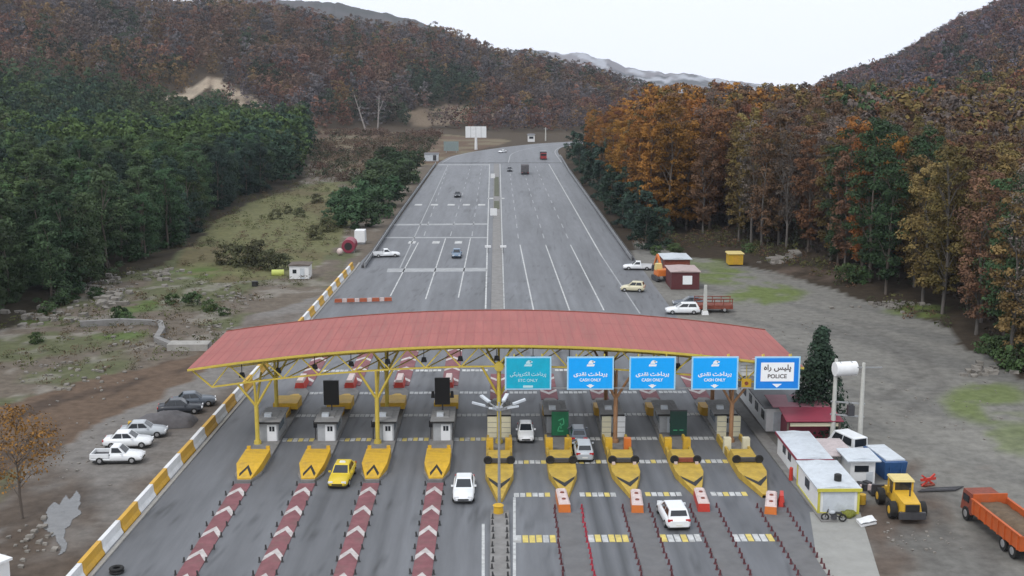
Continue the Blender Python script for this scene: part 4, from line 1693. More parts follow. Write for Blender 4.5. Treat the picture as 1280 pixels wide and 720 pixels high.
# ------------------------------------------------------------------ right-hand yard
def cabin(name, label, cat, x0, x1, y0, y1, h, wallm, roofm, trim=None, over=.18, wins=(), door=None, sealed=False):
    t = thing(name, label, cat, ((x0 + x1) / 2, (y0 + y1) / 2, .03))
    a, b_ = (x1 - x0), (y1 - y0)
    m = MB()
    m.box((0, 0, h / 2), (a, b_, h))
    m.build('wall', wallm, t)
    m = MB()
    m.hexa([(-a / 2 - over, -b_ / 2 - over, h), (a / 2 + over, -b_ / 2 - over, h), (a / 2 + over, b_ / 2 + over, h), (-a / 2 - over, b_ / 2 + over, h)],
           [(-a / 2 - over, -b_ / 2 - over, h + .1), (a / 2 + over, -b_ / 2 - over, h + .1), (a / 2 + over, b_ / 2 + over, h + .1), (-a / 2 - over, b_ / 2 + over, h + .1)])
    m.hexa([(-a / 2, -b_ / 2, h + .1), (a / 2, -b_ / 2, h + .1), (a / 2, b_ / 2, h + .1), (-a / 2, b_ / 2, h + .1)], [(-.1, -b_ / 2, h + .22), (.1, -b_ / 2, h + .22), (.1, b_ / 2, h + .22), (-.1, b_ / 2, h + .22)])
    m.build('roof', roofm, t)
    if trim:
        m = MB()
        e = .07
        for sx in (-1, 1):
            m.box((sx * (a / 2), -b_ / 2 - .02, h / 2), (.16, .12, h))
            m.box((sx * (a / 2 + .02), b_ / 2, h / 2), (.1, .14, h))
            m.box((sx * (a / 2 + .02), 0, .08), (.1, b_ - .16, .16))
        m.box((0, -b_ / 2 - over - .02, h + .0), (a + 2 * over + .04, .06, .24))
        m.box((0, -b_ / 2 - .02, .08), (a - .16, .1, .16))
        m.build('trim', trim, t)
    for sd_, u, z, wd, ht in wins:
        m = MB()
        if sd_ == 'f':
            m.box((u, -b_ / 2 - .02, z), (wd, .05, ht))
        else:
            m.box(((-a / 2 - .02) if sd_ == 'l' else (a / 2 + .02), u, z), (.05, wd, ht))
        m.build('window', M['glass'], t)
    if door:
        sd_, u, wd, ht, dm = door
        m = MB()
        if sd_ == 'f':
            m.box((u, -b_ / 2 - .02, ht / 2), (wd, .06, ht))
        else:
            m.box((-a / 2 - .02, u, ht / 2), (.06, wd, ht))
        m.build('door', dm, t)
    return t


y2a, y2b = Yr(645), Yr(609)
cabin2 = cabin('site_cabin', 'white site cabin with yellow corner trim and a drum on its roof, nearest the camera', 'cabin', 23.6, 26.5, y2a, y2b, 1.9, M['white'], M['ltgrey'], mat('lime_yellow_trim', (.5, .46, .06), .55, dirt=.2), wins=(('l', .2, 1.2, 1.2, .7),))
m = MB()
m.box((0, -(y2b - y2a) / 2 - .02, .92), (2.3, .06, 1.5))
m.build('front_panel', M['ltgrey'], cabin2)
b = MB()
b.tube((0, 0, 0), (0, 0, .45), .28, .28, 12)
b.tube((0, 0, .45), (0, 0, .5), .22, .2, 12)
tag(b.build('roof_drum', M['blackpaint'], None, (25.3, y2a + 1.3, 2.16)), 'small black drum on the roof of the yellow trimmed cabin', 'drum')
y1a, y1b = Yr(606), Yr(570)
cabin1 = cabin('site_cabin', 'white site cabin with dark red roof edge behind the yellow trimmed one', 'cabin', 23.8, 26.3, y1a, y1b, 1.9, M['white'], M['ltgrey'], None, wins=(('l', -.6, 1.2, .9, .6), ('l', 1.2, 1.2, .9, .6)))
m = MB()
m.box((0, -(y1b - y1a) / 2 - .2, 1.9), (2.9, .06, .26))
m.box((-1.45, 0, 1.9), (.06, y1b - y1a + .3, .2))
m.build('roof_trim', M['maroon'], cabin1)
p = at(990, 602)
b = MB()
b.tube((0, 0, 0), (0, 0, .95), .17, .15, 10)
b.ball((0, 0, .95), .15, 10, 4)
tag(b.build('gas_cylinder', M['red_pl'], None, (p.x - .1, p.y, .13)), 'red gas cylinder standing at the corner between the two white cabins', 'gas cylinder')
# police building with grey roof
yb0, yb1 = Yr(541), Yr(492)
t = thing('police_building', 'long low white building with dark grey roof beneath the police sign', 'building', (26.6, (yb0 + yb1) / 2, .03))
hl = (yb1 - yb0)
m = MB()
m.box((0, 0, 1.1), (4.6, hl, 2.2))
m.build('wall', M['white'], t)
m = MB()
m.hexa([(-2.6, -hl / 2 - .3, 2.2), (2.6, -hl / 2 - .3, 2.2), (2.6, hl / 2 + .3, 2.2), (-2.6, hl / 2 + .3, 2.2)], [(-2.6, -hl / 2 - .3, 2.32), (2.6, -hl / 2 - .3, 2.32), (2.6, hl / 2 + .3, 2.32), (-2.6, hl / 2 + .3, 2.32)])
m.hexa([(-2.6, -hl / 2 - .3, 2.32), (2.6, -hl / 2 - .3, 2.32), (2.6, hl / 2 + .3, 2.32), (-2.6, hl / 2 + .3, 2.32)], [(-.1, -hl / 2 - .3, 2.9), (.1, -hl / 2 - .3, 2.9), (.1, hl / 2 + .3, 2.9), (-.1, hl / 2 + .3, 2.9)])
m.build('roof', M['shed_roof'], t)
for k in range(5):
    m = MB()
    m.box((-2.32, -hl * .4 + k * hl * .2, 1.25), (.05, 1.2, .8))
    m.build('window', M['glass'], t)
m = MB()
m.box((-1.2, -hl / 2 - .03, .9), (.9, .06, 1.8))
m.build('door', M['ltgrey'], t)
# maroon-roofed kiosk
yk0, yk1 = Yr(556), Yr(540)
t = thing('maroon_kiosk', 'open kiosk with a folded maroon sheet roof behind the white cabins', 'kiosk', (27.4, yk0, .03))
m = MB()
hk = hz(yk0, 527)
m.hexa([(-2.3, -.6, hk), (2.7, -.6, hk), (2.4, 1.9, hk + .55), (-2.4, 1.9, hk + .55)], [(-2.3, -.6, hk + .08), (2.7, -.6, hk + .08), (2.4, 1.9, hk + .63), (-2.4, 1.9, hk + .63)])
m.build('front_roof', M['maroon'], t)
m = MB()
m.hexa([(-2.9, 1.92, hk + .6), (2.3, 1.92, hk + .6), (2.0, 5.5, hk + .72), (-2.9, 5.5, hk + .72)], [(-2.9, 1.92, hk + .68), (2.3, 1.92, hk + .68), (2.0, 5.5, hk + .8), (-2.9, 5.5, hk + .8)])
m.build('rear_roof', M['maroon_p'], t)
for x, yy in ((-2.1, -.4), (2.4, -.4), (-2.1, 5.0), (1.8, 5.0)):
    m = MB()
    m.box((x, yy, hk / 2), (.16, .16, hk))
    m.build('post', M['bark'], t)
m = MB()
m.box((0, 2.6, .8), (3.6, 3.6, 1.6))
m.build('counter', M['maroon'], t)
m = MB()
m.box((.2, -.35, hk - .3), (4.2, .08, .3))
m.build('signboard', M['cream'], t)
# small white-walled shelter and container behind
p0, p1 = at(1062, 607), at(1093, 607)
t = cabin('generator_hut', 'white hut with dark windows and pale flat roof beside the blue container', 'hut', p0.x, p1.x, p0.y, p0.y + 2.6, 2.0, M['white'], M['ltgrey'], None, .35, wins=(('f', -.1, 1.35, 1.1, .5),), door=('f', .55, .5, 1.1, M['ltgrey']))
p = at(1046, 592)
t = thing('lean_to', 'pale sheet roof shelter joined to the left of the white hut', 'shelter', (p.x, p.y, .03))
m = MB()
m.hexa([(-1.2, -.9, 1.7), (1.3, -.9, 1.7), (1.1, 3.4, 1.8), (-1.6, 3.4, 1.8)], [(-1.2, -.9, 1.78), (1.3, -.9, 1.78), (1.1, 3.4, 1.88), (-1.6, 3.4, 1.88)])
m.build('roof', mat('pinkish_sheet', (.46, .4, .4), .6, var=.2, dirt=.3), t)
for x, yy in ((-1.0, -.7), (1.1, -.7), (-1.4, 3.1), (.9, 3.1)):
    m = MB()
    m.box((x, yy, .85), (.1, .1, 1.7))
    m.build('post', M['steel'], t)
car('parked_van', 'white van with only its roof showing between the two utility poles', 'van', 1057, 566, 20, P['white'], kind='van', L=4.0)
p0, p1 = at(1099, 598), at(1128, 598)
t = thing('blue_container', 'dark blue skip container with a pale lid behind the yellow loader', 'container', ((p0.x + p1.x) / 2, p0.y + 1.7, .03), R(6))
wdt = p1.x - p0.x
m = MB()
m.hexa([(-wdt * .45, -2.0, 0), (wdt * .45, -2.0, 0), (wdt * .45, 2.0, 0), (-wdt * .45, 2.0, 0)], [(-wdt / 2, -2.2, 1.45), (wdt / 2, -2.2, 1.45), (wdt / 2, 2.2, 1.45), (-wdt / 2, 2.2, 1.45)])
m.build('body', M['blue_box'], t)
m = MB()
m.box((.1, .2, 1.5), (wdt * .85, 4.0, .1))
m.build('lid', M['ltgrey'], t)
m = MB()
for sx in (-1, 1):
    m.box((sx * wdt * .25, -2.14, .7), (.1, .12, 1.3))
m.build('rib', M['blue_box'], t)

# twin pole with transformer and white drum
pa, pb = at(1040, 556), at(1074, 560)
t = thing('twin_pole', 'pair of pale concrete poles with a transformer between and a white drum on top', 'utility pole', (pa.x, pa.y, .0))
d = pb - pa
ha, hb = hz(pa.y, 450), hz(pb.y, 455)
for o, h in ((Vector((0, 0, 0)), ha), (d, hb)):
    m = MB()
    m.tube(o, o + Vector((.02, 0, h)), .24, .14, 10)
    m.build('pole', M['pole'], t)
for zz in (hz(pa.y, 503), hz(pa.y, 519)):
    m = MB()
    m.bar(Vector((-.3, 0, zz)), Vector((d.x + .3, d.y, zz)), .12)
    m.build('crossarm', M['steel'], t)
m = MB()
m.bar(Vector((d.x - .5, d.y, hb - .4)), Vector((d.x + 1.6, d.y, hb - .4)), .1)
m.build('crossarm', M['steel'], t)
m = MB()
zz = hz(pa.y, 519)
m.box((d.x * .62, d.y * .62, zz + .5), (.55, .5, .9))
for k in range(3):
    m.tube((d.x * .62 - .15 + .15 * k, d.y * .62, zz + .95), (d.x * .62 - .15 + .15 * k, d.y * .62, zz + 1.2), .05)
m.build('transformer', M['darksteel'], t)
m = MB()
zc = hz(pa.y, 462)
m.tube((-.15, -.2, zc), (1.75, .1, zc), .62, .62, 18)
m.build('drum', M['white'], t)
m = MB()
for u in (.3, 1.3):
    m.tube((u - .04, -.13 + u * .15, zc), (u + .04, -.12 + u * .15, zc), .64, .64, 18)
m.build('drum_band', M['steel'], t)

# loader
p = at(1128, 638)
t = thing('wheel_loader', 'yellow wheel loader with pale cab roof parked on the dirt', 'loader', (p.x - .2, p.y, .03), R(-1))
m = MB()
m.hexa([(-.75, -2.7, .55), (.75, -2.7, .55), (.8, -.3, .55), (-.8, -.3, .55)], [(-.6, -2.6, 1.45), (.6, -2.6, 1.45), (.72, -.3, 1.7), (-.72, -.3, 1.7)])
m.box((0, 1.1, .85), (1.0, 2.4, .6))
m.build('body', M['loader'], t)
m = MB()
m.box((0, -2.78, .62), (1.9, .3, .5))
m.build('counterweight', M['darksteel'], t)
m = MB()
m.box((0, -2.72, 1.15), (1.0, .1, .5))
m.build('grille', M['blackpaint'], t)
for sx in (-1, 1):
    for yy in (-.45, .8):
        m = MB()
        m.box((sx * .68, yy, 1.75), (.12, .12, 1.3))
        m.build('cab_post', M['loader'], t)
m = MB()
m.box((0, .17, 1.78), (1.2, 1.1, 1.1))
m.build('cab_glass', M['glass'], t)
m = MB()
m.box((0, .17, 2.45), (1.6, 1.6, .14), top=.92)
m.build('cab_roof', M['loader_c'], t)
m = MB()
m.tube((.2, -1.4, 1.6), (.2, -1.4, 2.2), .06)
m.build('exhaust', M['darksteel'], t)
m = MB()
for sx in (-1, 1):
    m.bar((sx * .45, 1.2, 1.3), (sx * .45, 3.0, .6), .16, .26)
m.build('lift_arm', M['loader'], t)
m = MB()
m.loft([[(x, yy, z) for yy, z in ((2.9, .1), (3.9, .05), (3.9, .14), (3.1, .25), (3.0, .95), (2.85, .95))] for x in (-1.25, 1.25)], smooth=False)
m.build('bucket', M['darksteel'], t)
for sx in (-1, 1):
    for yy in (-1.5, 1.4):
        q = MB()
        q.tube((sx * .82, yy, .62), (sx * 1.3, yy, .62), .62, .6, 18)
        wl = q.build('wheel', M['tyre'], t)
        q = MB()
        q.tube((sx * 1.28, yy, .62), (sx * 1.32, yy, .62), .32, .28, 14)
        q.build('rim', M['loader'], wl)

# dump truck at the right frame edge
pf, pr = at(1216, 643), at(1292, 704)
dv = (pf - pr).normalized()
ang = math.atan2(-dv.x, dv.y)
mid = pr + dv * 4.0
t = thing('dump_truck', 'orange dump truck loaded with soil at the right edge of the yard', 'dump truck', (mid.x + .1, mid.y + .4, .03), ang)
hT = 1.75
m = MB()
m.hexa([(-1.25, -4.6, .95), (1.25, -4.6, .95), (1.25, 2.3, .95), (-1.25, 2.3, .95)], [(-1.3, -4.7, 1.05), (1.3, -4.7, 1.05), (1.3, 2.4, 1.05), (-1.3, 2.4, 1.05)])
for sx in (-1, 1):
    m.box((sx * 1.26, -1.15, 1.45), (.1, 7.1, 1.0))
    for k in range(8):
        m.box((sx * 1.35, -4.4 + k * .92, 1.42), (.1, .14, .95))
    m.box((sx * 1.28, -1.15, 1.97), (.18, 7.2, .1))
m.box((0, 2.36, 1.65), (2.5, .12, 1.4))
m.box((0, -4.66, 1.45), (2.42, .1, 1.0))
m.build('tipper_bed', M['orange'], t)
m = MB()
gx, gy = np.meshgrid(np.linspace(-1.2, 1.2, 14), np.linspace(-4.55, 2.25, 30))
gz = 1.45 + .45 * np.cos(gx / 1.2 * 1.3) * (.6 + .4 * np.cos((gy + 1.1) / 3.4 * 1.4)) + (fbm(gx * 1.5, gy * 1.5, 3, 4) - .5) * .3
me = grid_mesh('soil_load', gx, gy, gz, None, M['soil'])
o = link('soil_load', me)
o.parent = t
m = MB()
m.box((0, 3.6, 1.35), (2.3, 1.7, 1.5), top=.9)
m.build('cab', M['rust'], t)
m = MB()
m.box((0, 2.82, 1.6), (1.7, .06, .5))
m.build('rear_window', M['glass'], t)
for sx in (-1, 1):
    m = MB()
    m.box((sx * 1.12, 3.7, 1.6), (.05, .9, .5))
    m.build('side_window', M['glass'], t)
m = MB()
for sx in (-1, 1):
    m.box((sx * .42, -.4, .78), (.18, 8.6, .28))
m.build('chassis', M['darksteel'], t)
for yy in (3.5, -2.2, -3.5):
    for sx in (-1, 1):
        wheel(t, sx * 1.02, yy, .5, .4, sx)

# odds and ends in the yard
p = at(1160, 607)
t = thing('traffic_barrier', 'red crossed barrier frame standing on the dirt behind the loader', 'barrier', (p.x, p.y, .03), R(20))
m = MB()
m.bar((-.6, 0, 0), (.6, 0, .85), .12)
m.bar((.6, .05, 0), (-.6, .05, .85), .12)
m.bar((-.7, .02, .5), (.7, .02, .5), .14, .2)
m.build('frame', M['red_pl'], t)
m = MB()
m.box((0, .02, .05), (1.0, .5, .1))
m.build('base', M['rust'], t)
p = at(1175, 613)
m = MB()
for k in range(7):
    m.bar((-1.9 + .2 * k, -.3 + .1 * k, .05 + .02 * (k % 3)), (1.2 + .15 * k, -.2 + .12 * k, .05 + .03 * (k % 2)), .1, .08)
tag(m.build('pipe_stack', M['darksteel'], None, (p.x, p.y, .03), R(3)), 'loose stack of dark pipes lying on the ground behind the loader', 'pipes')
p = at(1083, 654)
m = MB()
n = 9
gx, gy = np.meshgrid(np.linspace(-.75, .75, n), np.linspace(-.5, .5, n))
gz = .12 + .18 * fbm(gx * 2, gy * 2, 3, 7) * np.cos(gx) + .05
vv = np.stack([gx + gy * .4, gy, gz], -1).reshape(-1, 3)
idx = np.arange(n * n).reshape(n, n)
m.add(vv, [tuple(q) for q in np.stack([idx[:-1, :-1], idx[:-1, 1:], idx[1:, 1:], idx[1:, :-1]], -1).reshape(-1, 4)], 0, True)
m.prism([(-.9, -.48), (.5, -.48), (.92, .48), (-.5, .48)], 0, .14)
tag(m.build('white_sheet', M['white'], None, (p.x, p.y, .02), R(25)), 'crumpled white sheet lying on the ground beside the yellow trimmed cabin', 'sheet')
# motorcycle
p = at(1042, 652)
t = thing('motorcycle', 'dark motorcycle parked in front of the yellow trimmed cabin', 'motorcycle', (p.x, p.y, .02), R(80))
for yy in (-.62, .62):
    q = MB()
    secs = []
    for k in range(15):
        a = 2 * math.pi * k / 14
        secs.append([(.06 * math.sin(q_), yy + math.cos(a) * (.24 + .06 * math.cos(q_)), .3 + math.sin(a) * (.24 + .06 * math.cos(q_))) for q_ in np.linspace(0, 2 * math.pi, 7)[:-1]])
    q.loft(secs, caps=False)
    wl = q.build('wheel', M['tyre'], t)
    q = MB()
    for k in range(3):
        a = math.pi * k / 3
        q.bar((0, yy - .22 * math.cos(a), .3 - .22 * math.sin(a)), (0, yy + .22 * math.cos(a), .3 + .22 * math.sin(a)), .03)
    q.build('spokes', M['rim'], wl)
q = MB()
q.bar((0, -.6, .3), (0, .1, .5), .08)
q.bar((0, .1, .35), (0, .45, .75), .08)
q.bar((0, .62, .3), (0, .4, .9), .07)
q.box((0, .0, .38), (.28, .4, .3))
q.build('frame', M['darksteel'], t)
q = MB()
q.ball((0, .15, .68), .2, 10, 6, sq=(.7, 1.4, .7))
q.build('fuel_tank', P['silver'], t)
q = MB()
q.box((0, -.3, .66), (.24, .6, .1), top=.8)
q.build('seat', M['blackpaint'], t)
q = MB()
q.bar((-.32, .38, .92), (.32, .38, .92), .04)
q.build('handlebar', M['steel'], t)
p = at(1060, 647)
m = MB()
for k, (dx, dy, r) in enumerate(((0, 0, .4), (.35, .3, .34), (-.3, .25, .3), (.1, .3, .36))):
    m.ball((dx, dy, r * .6), r, 9, 5, sq=(1, 1, .75))
tag(m.build('bush', mat('lime_bush', (.16, .17, .03), .9, var=.45, scale=6, bump=.8), None, (p.x, p.y, .0)), 'small yellow-green bush at the right front corner of the yellow trimmed cabin', 'bush')
p = at(1072, 612)
t = thing('scrap_heap', 'heap of dark machine parts in front of the white hut', 'scrap', (p.x, p.y, .03))
m = MB()
for k in range(14):
    m.box((random.uniform(-1.1, 1.3), random.uniform(-.6, .5), .15 + random.uniform(0, .35)), (random.uniform(.2, .7), random.uniform(.2, .5), random.uniform(.2, .5)), random.uniform(0, 3))
m.build('metal_pieces', M['darksteel'], t)
for k in range(3):
    m = MB()
    m.box((-.8 + .8 * k, random.uniform(-.7, -.3), .3), (.25, .25, .5), random.uniform(0, 3))
    m.build('pale_piece', M['white_pl'], t)
p = at(1077, 630)
m = MB()
m.tube((0, 0, 0), (0, 0, .75), .3, .3, 12)
m.tube((0, 0, .35), (0, 0, .4), .32, .32, 12)
tag(m.build('oil_drum', M['yellow'], None, (p.x, p.y, .02)), 'yellow drum at the right side of the yellow trimmed cabin', 'drum')

# upper right: maroon cabin, orange machine, yellow hut
p0, p1 = at(839, 362), at(874, 362)
t = cabin('maroon_cabin', 'dark maroon cabin with white window and pale roof behind the canopy', 'cabin', p0.x, p1.x, p0.y, p0.y + 6, 2.6, mat('dark_maroon_wall', (.1, .025, .028), .6, dirt=.2), mat('pinkish_roof', (.4, .31, .3), .6, var=.2, dirt=.3), None, .2)
m = MB()
m.box((.3, -3.03, 1.4), (1.4, .06, 1.3))
m.build('window', M['sign_white'], t)
p0, p1 = at(834, 347), at(866, 347)
cabin('pale_hut', 'pale roofed hut directly behind the dark maroon cabin', 'hut', p0.x, p1.x, p0.y + 3, p0.y + 9, 2.4, M['rust'], M['ltgrey'], None, .3, wins=(('l', 0, 1.5, 1.5, .8),))
p = at(828, 352)
t = thing('excavator', 'small orange and yellow excavator left of the maroon cabin', 'excavator', (p.x, p.y + 1, .03), R(10))
m = MB()
m.box((0, 0, 1.3), (1.9, 2.4, .9), top=.9)
m.build('body', M['orange_pl'], t)
m = MB()
m.box((-.4, .5, 2.1), (1.0, 1.2, 1.0), top=.85)
m.build('cab', M['loader_c'], t)
for sx in (-1, 1):
    m = MB()
    m.loft([[(x, yy, z) for yy, z in ((-1.6, .25), (-1.3, 0), (1.3, 0), (1.6, .25), (1.6, .55), (1.3, .8), (-1.3, .8), (-1.6, .55))] for x in (sx * .95 - .25, sx * .95 + .25)], smooth=False)
    m.build('track', M['darksteel'], t)
m = MB()
m.bar((.3, 1.0, 1.6), (.2, 3.0, 3.6), .3, .4)
m.bar((.2, 3.0, 3.6), (.2, 4.4, 1.8), .24, .32)
m.build('boom', M['orange_pl'], t)
m = MB()
m.box((.2, 4.5, 1.3), (.9, .7, .9), top=.7)
m.build('bucket', M['darksteel'], t)
pf = at(893, 391)
t = thing('parked_trailer', 'rust orange trailer with railings right of the sideways white car', 'trailer', (pf.x, pf.y + 1, .03), R(88))
m = MB()
m.box((0, 0, .75), (2.2, 5.0, .5))
m.build('bed', M['rust'], t)
m = MB()
for sx in (-1, 1):
    for k in range(5):
        m.box((sx * 1.05, -2.4 + 1.2 * k, 1.4), (.1, .1, .9))
    m.box((sx * 1.05, 0, 1.85), (.1, 5.0, .1))
    m.box((sx * 1.05, 0, 1.4), (.06, 5.0, .08))
m.build('railing', M['rust'], t)
for sx in (-1, 1):
    for yy in (-1.4, 1.4):
        wheel(t, sx * .95, yy, .38, .28, sx)
m = MB()
m.bar((0, 2.5, .7), (0, 3.8, .5), .14)
m.build('drawbar', M['darksteel'], t)
p = at(881, 393)
t = thing('lamp_post', 'short pale concrete post between the white car and the orange trailer', 'post', (p.x, p.y, .0))
m = MB()
m.box((0, 0, 2.0), (.5, .5, 4.0), top=.7)
m.build('post', M['pole'], t)
m = MB()
m.box((0, 0, .25), (.9, .9, .5), top=.8)
m.build('base', M['white'], t)
p = at(918, 331)
t = thing('yellow_hut', 'small yellow hut on the grass at the edge of the right wood', 'hut', (p.x, p.y, .2))
m = MB()
m.box((0, 0, .9), (2.4, 2.4, 1.8))
m.build('wall', M['yellow'], t)
m = MB()
m.box((0, 0, 1.9), (2.8, 2.8, .2), top=.9)
m.build('roof', M['loader_c'], t)
m = MB()
m.box((0, -1.22, .8), (.8, .06, 1.4))
m.build('door', M['yellow_b'], t)

# upper left: red tank, white box, white shed, lime tank, black drum
p = at(436, 316)
t = thing('red_tank', 'dark red cylindrical tank lying beside the left guardrail', 'tank', (p.x, p.y, .0))
m = MB()
m.tube((0, -.6, 1.25), (0, 3.5, 1.25), 1.2, 1.2, 20)
m.build('tank', M['maroon'], t)
m = MB()
m.tube((0, -.66, 1.25), (0, -.6, 1.25), .7, .7, 16)
m.build('hatch', M['blackpaint'], t)
m = MB()
for yy in (.3, 2.6):
    m.box((0, yy, .25), (2.0, .4, .5))
m.build('cradle', M['concrete'], t)
p = at(447, 309)
t = thing('white_tank', 'white box tank behind the dark red tank', 'tank', (p.x, p.y + 5, .0))
m = MB()
m.box((0, 0, 1.5), (2.0, 3.0, 2.2), top=.94)
m.build('tank', M['white'], t)
m = MB()
m.box((0, 0, .2), (1.8, 2.6, .4))
m.build('stand', M['steel'], t)
p = at(425, 319)
m = MB()
m.ball((0, 0, .6), .7, 12, 7, sq=(.8, .8, .9))
tag(m.build('water_jug', M['white_pl'], None, (p.x, p.y, .05)), 'small round white container left of the dark red tank', 'container')
p0, p1 = at(362, 349), at(386, 349)
cabin('white_shed', 'small white shed with brown roof on the waste ground at the left', 'shed', p0.x, p1.x, p0.y, p0.y + 3.4, 2.1, M['white'], M['bark'], None, .2, wins=(('f', -.7, 1.2, .6, .6),), door=('f', .5, .7, 1.7, M['ltgrey']))
p = at(347, 346)
m = MB()
m.tube((-.9, 0, .6), (1.0, .2, .6), .55, .55, 14)
m.box((0, .1, .12), (1.6, .8, .24))
tag(m.build('lime_tank', M['lime'], None, (p.x, p.y, .0)), 'yellow-green barrel lying left of the white shed', 'tank')
p = at(319, 360)
m = MB()
m.tube((0, 0, 0), (0, 0, 1.0), .5, .48, 14)
m.tube((0, 0, 1.0), (0, 0, 1.05), .52, .4, 14)
tag(m.build('black_drum', M['blackpaint'], None, (p.x, p.y, .0)), 'black drum on the waste ground left of the shed', 'drum')

# heap with tarpaulin beside the parked cars
p = at(205, 532)
t = thing('tarp_heap', 'heap of scrap under grey tarpaulin with a yellow end, behind the three parked cars', 'heap', (p.x, p.y, .0))
gx, gy = np.meshgrid(np.linspace(-2.7, 2.7, 24), np.linspace(-1.3, 1.3, 14))
rr = np.clip(1 - (gx / 2.7) ** 2, 0, 1) ** .4 * np.clip(1 - (gy / 1.3) ** 2, 0, 1) ** .4
gz = rr * (1.0 + .6 * fbm(gx * 1.3, gy * 1.3, 4, 6))
o = link('tarpaulin', grid_mesh('tarpaulin', gx, gy + gx * .25, gz, None, M['tarp']))
o.parent = t
m = MB()
m.box((-2.5, -1.0, .35), (1.0, .7, .7), .2, top=.85)
m.build('yellow_crate', M['yellow'], t)

# white cabin corner at the bottom left edge, tyre near the wall
p = at(-30, 756)
t = thing('white_cabin', 'white cabin of which only a roof corner shows at the lower left edge', 'cabin', (p.x - .8, p.y + 1.0, 0), R(-30))
m = MB()
m.box((0, 0, 1.0), (2.6, 4.0, 2.0))
m.build('wall', M['white'], t)
m = MB()
m.box((0, 0, 2.08), (2.9, 4.3, .16))
m.build('roof', M['white'], t)
p = at(146, 716)
m = MB()
for zz in (.1, .3):
    secs = []
    for k in range(17):
        a = 2 * math.pi * k / 16
        secs.append([(math.cos(a) * (.36 + .13 * math.cos(q_)), math.sin(a) * (.36 + .13 * math.cos(q_)), zz + .1 * math.sin(q_)) for q_ in np.linspace(0, 2 * math.pi, 9)[:-1]])
    m.loft(secs, caps=False)
tag(m.build('tyre_stack', M['tyre'], None, (p.x, p.y, .01)), 'two black tyres stacked on the asphalt inside the striped wall', 'tyres')

# concrete ditch wall on the waste ground
mb = MB()
pl = [(100, 408), (150, 405), (200, 407), (203, 416), (196, 428), (215, 436), (262, 437)]
for a, b_ in zip(pl[:-1], pl[1:]):
    pa, pb = at(*a), at(*b_)
    mb.bar((pa.x, pa.y, .3), (pb.x, pb.y, .3), .7, .8)
tag(mb.build('ditch_wall', M['concrete_d']), 'low angled concrete ditch wall crossing the waste ground at the left', 'wall')
mb = MB()
pa, pb = at(212, 436), at(262, 436)
mb.box(((pa.x + pb.x) / 2, pa.y, .35), (pb.x - pa.x, 2.2, .8))
tag(mb.build('concrete_slab', M['concrete']), 'grey concrete slab at the end of the ditch wall near the canopy tip', 'slab')
# puddle
mb = MB()
pts = [(58, 636), (66, 630), (73, 634), (82, 618), (88, 626), (96, 611), (101, 622), (106, 630), (100, 640), (92, 646), (88, 658), (80, 664), (78, 686), (67, 695), (66, 678), (58, 672), (49, 676), (50, 664), (40, 656), (52, 648)]
g0 = [at(*q) for q in pts]
qx0, qx1, qy0, qy1 = min(q.x for q in g0), max(q.x for q in g0), min(q.y for q in g0), max(q.y for q in g0)
gx, gy = np.meshgrid(np.arange(qx0 - .5, qx1 + .5, .07), np.arange(qy0 - .5, qy1 + .5, .16))
jx = gx + (fbm(gx * .7, gy * .35, 2, 3) - .5) * 1.3
jy = gy + (fbm(gx * .7, gy * .35, 2, 13) - .5) * 2.2
ins = inpoly(jx, jy, [(q.x, q.y) for q in g0])
for r_ in range(gx.shape[0] - 1):
    for c_ in range(gx.shape[1] - 1):
        if ins[r_, c_]:
            x_, y_ = gx[r_, c_], gy[r_, c_]
            mb.add([(x_, y_, .02), (x_ + .07, y_, .02), (x_ + .07, y_ + .16, .02), (x_, y_ + .16, .02)], [(0, 1, 2, 3)])
tag(mb.build('puddle', M['water']), kind='structure')


# ------------------------------------------------------------------ trees
def leaves(n, H, Rm, base, nb, leaf, rng, prof='round', gap=.55, jit=.55):
    """leaf clumps spread over blobs inside a crown envelope -> vertices (4n,3), tint (n,)"""
    hs = rng.uniform(base, 1, nb)
    t = (hs - base) / (1 - base)
    if prof == 'cone':
        env = 1.02 - t
    elif prof == 'tall':
        env = np.sqrt(np.clip(1 - (2 * t - 1.05) ** 2 * .8, .08, 1))
    else:
        env = np.sqrt(np.clip(1 - (1.7 * t - .75) ** 2, .05, 1))
    ang = rng.uniform(0, 2 * np.pi, nb)
    rad = Rm * env * np.sqrt(rng.uniform(.1, 1, nb)) * .8
    bc = np.stack([np.cos(ang) * rad, np.sin(ang) * rad, hs * H * .95], -1)
    br = Rm * rng.uniform(.22, .42, nb) * (.5 + .5 * env)
    bt_ = rng.uniform(.65, 1.35, nb)
    k = rng.integers(0, nb, n)
    d = rng.normal(size=(n, 3))
    d /= np.linalg.norm(d, axis=1, keepdims=True)
    d[:, 2] = np.where(d[:, 2] < -.3, -d[:, 2], d[:, 2])
    pos = bc[k] + d * (br[k] * rng.uniform(gap, 1.05, n))[:, None] * np.array([1, 1, .8])
    nr = d * .9 + rng.normal(size=(n, 3)) * jit + np.array([0, 0, .25])
    nr /= np.linalg.norm(nr, axis=1, keepdims=True)
    ax = np.cross(nr, rng.normal(size=(n, 3)))
    ax /= np.linalg.norm(ax, axis=1, keepdims=True)
    ay = np.cross(nr, ax)
    s = leaf * rng.uniform(.55, 1.25, n)[:, None]
    e = rng.uniform(.45, 1.0, n)[:, None]
    q = np.stack([pos - ax * s, pos - ay * s * e, pos + ax * s, pos + ay * s * e], 1)
    return q.reshape(-1, 3), bt_[k] * rng.uniform(1 - jit * .4, 1 + jit * .4, n), bc


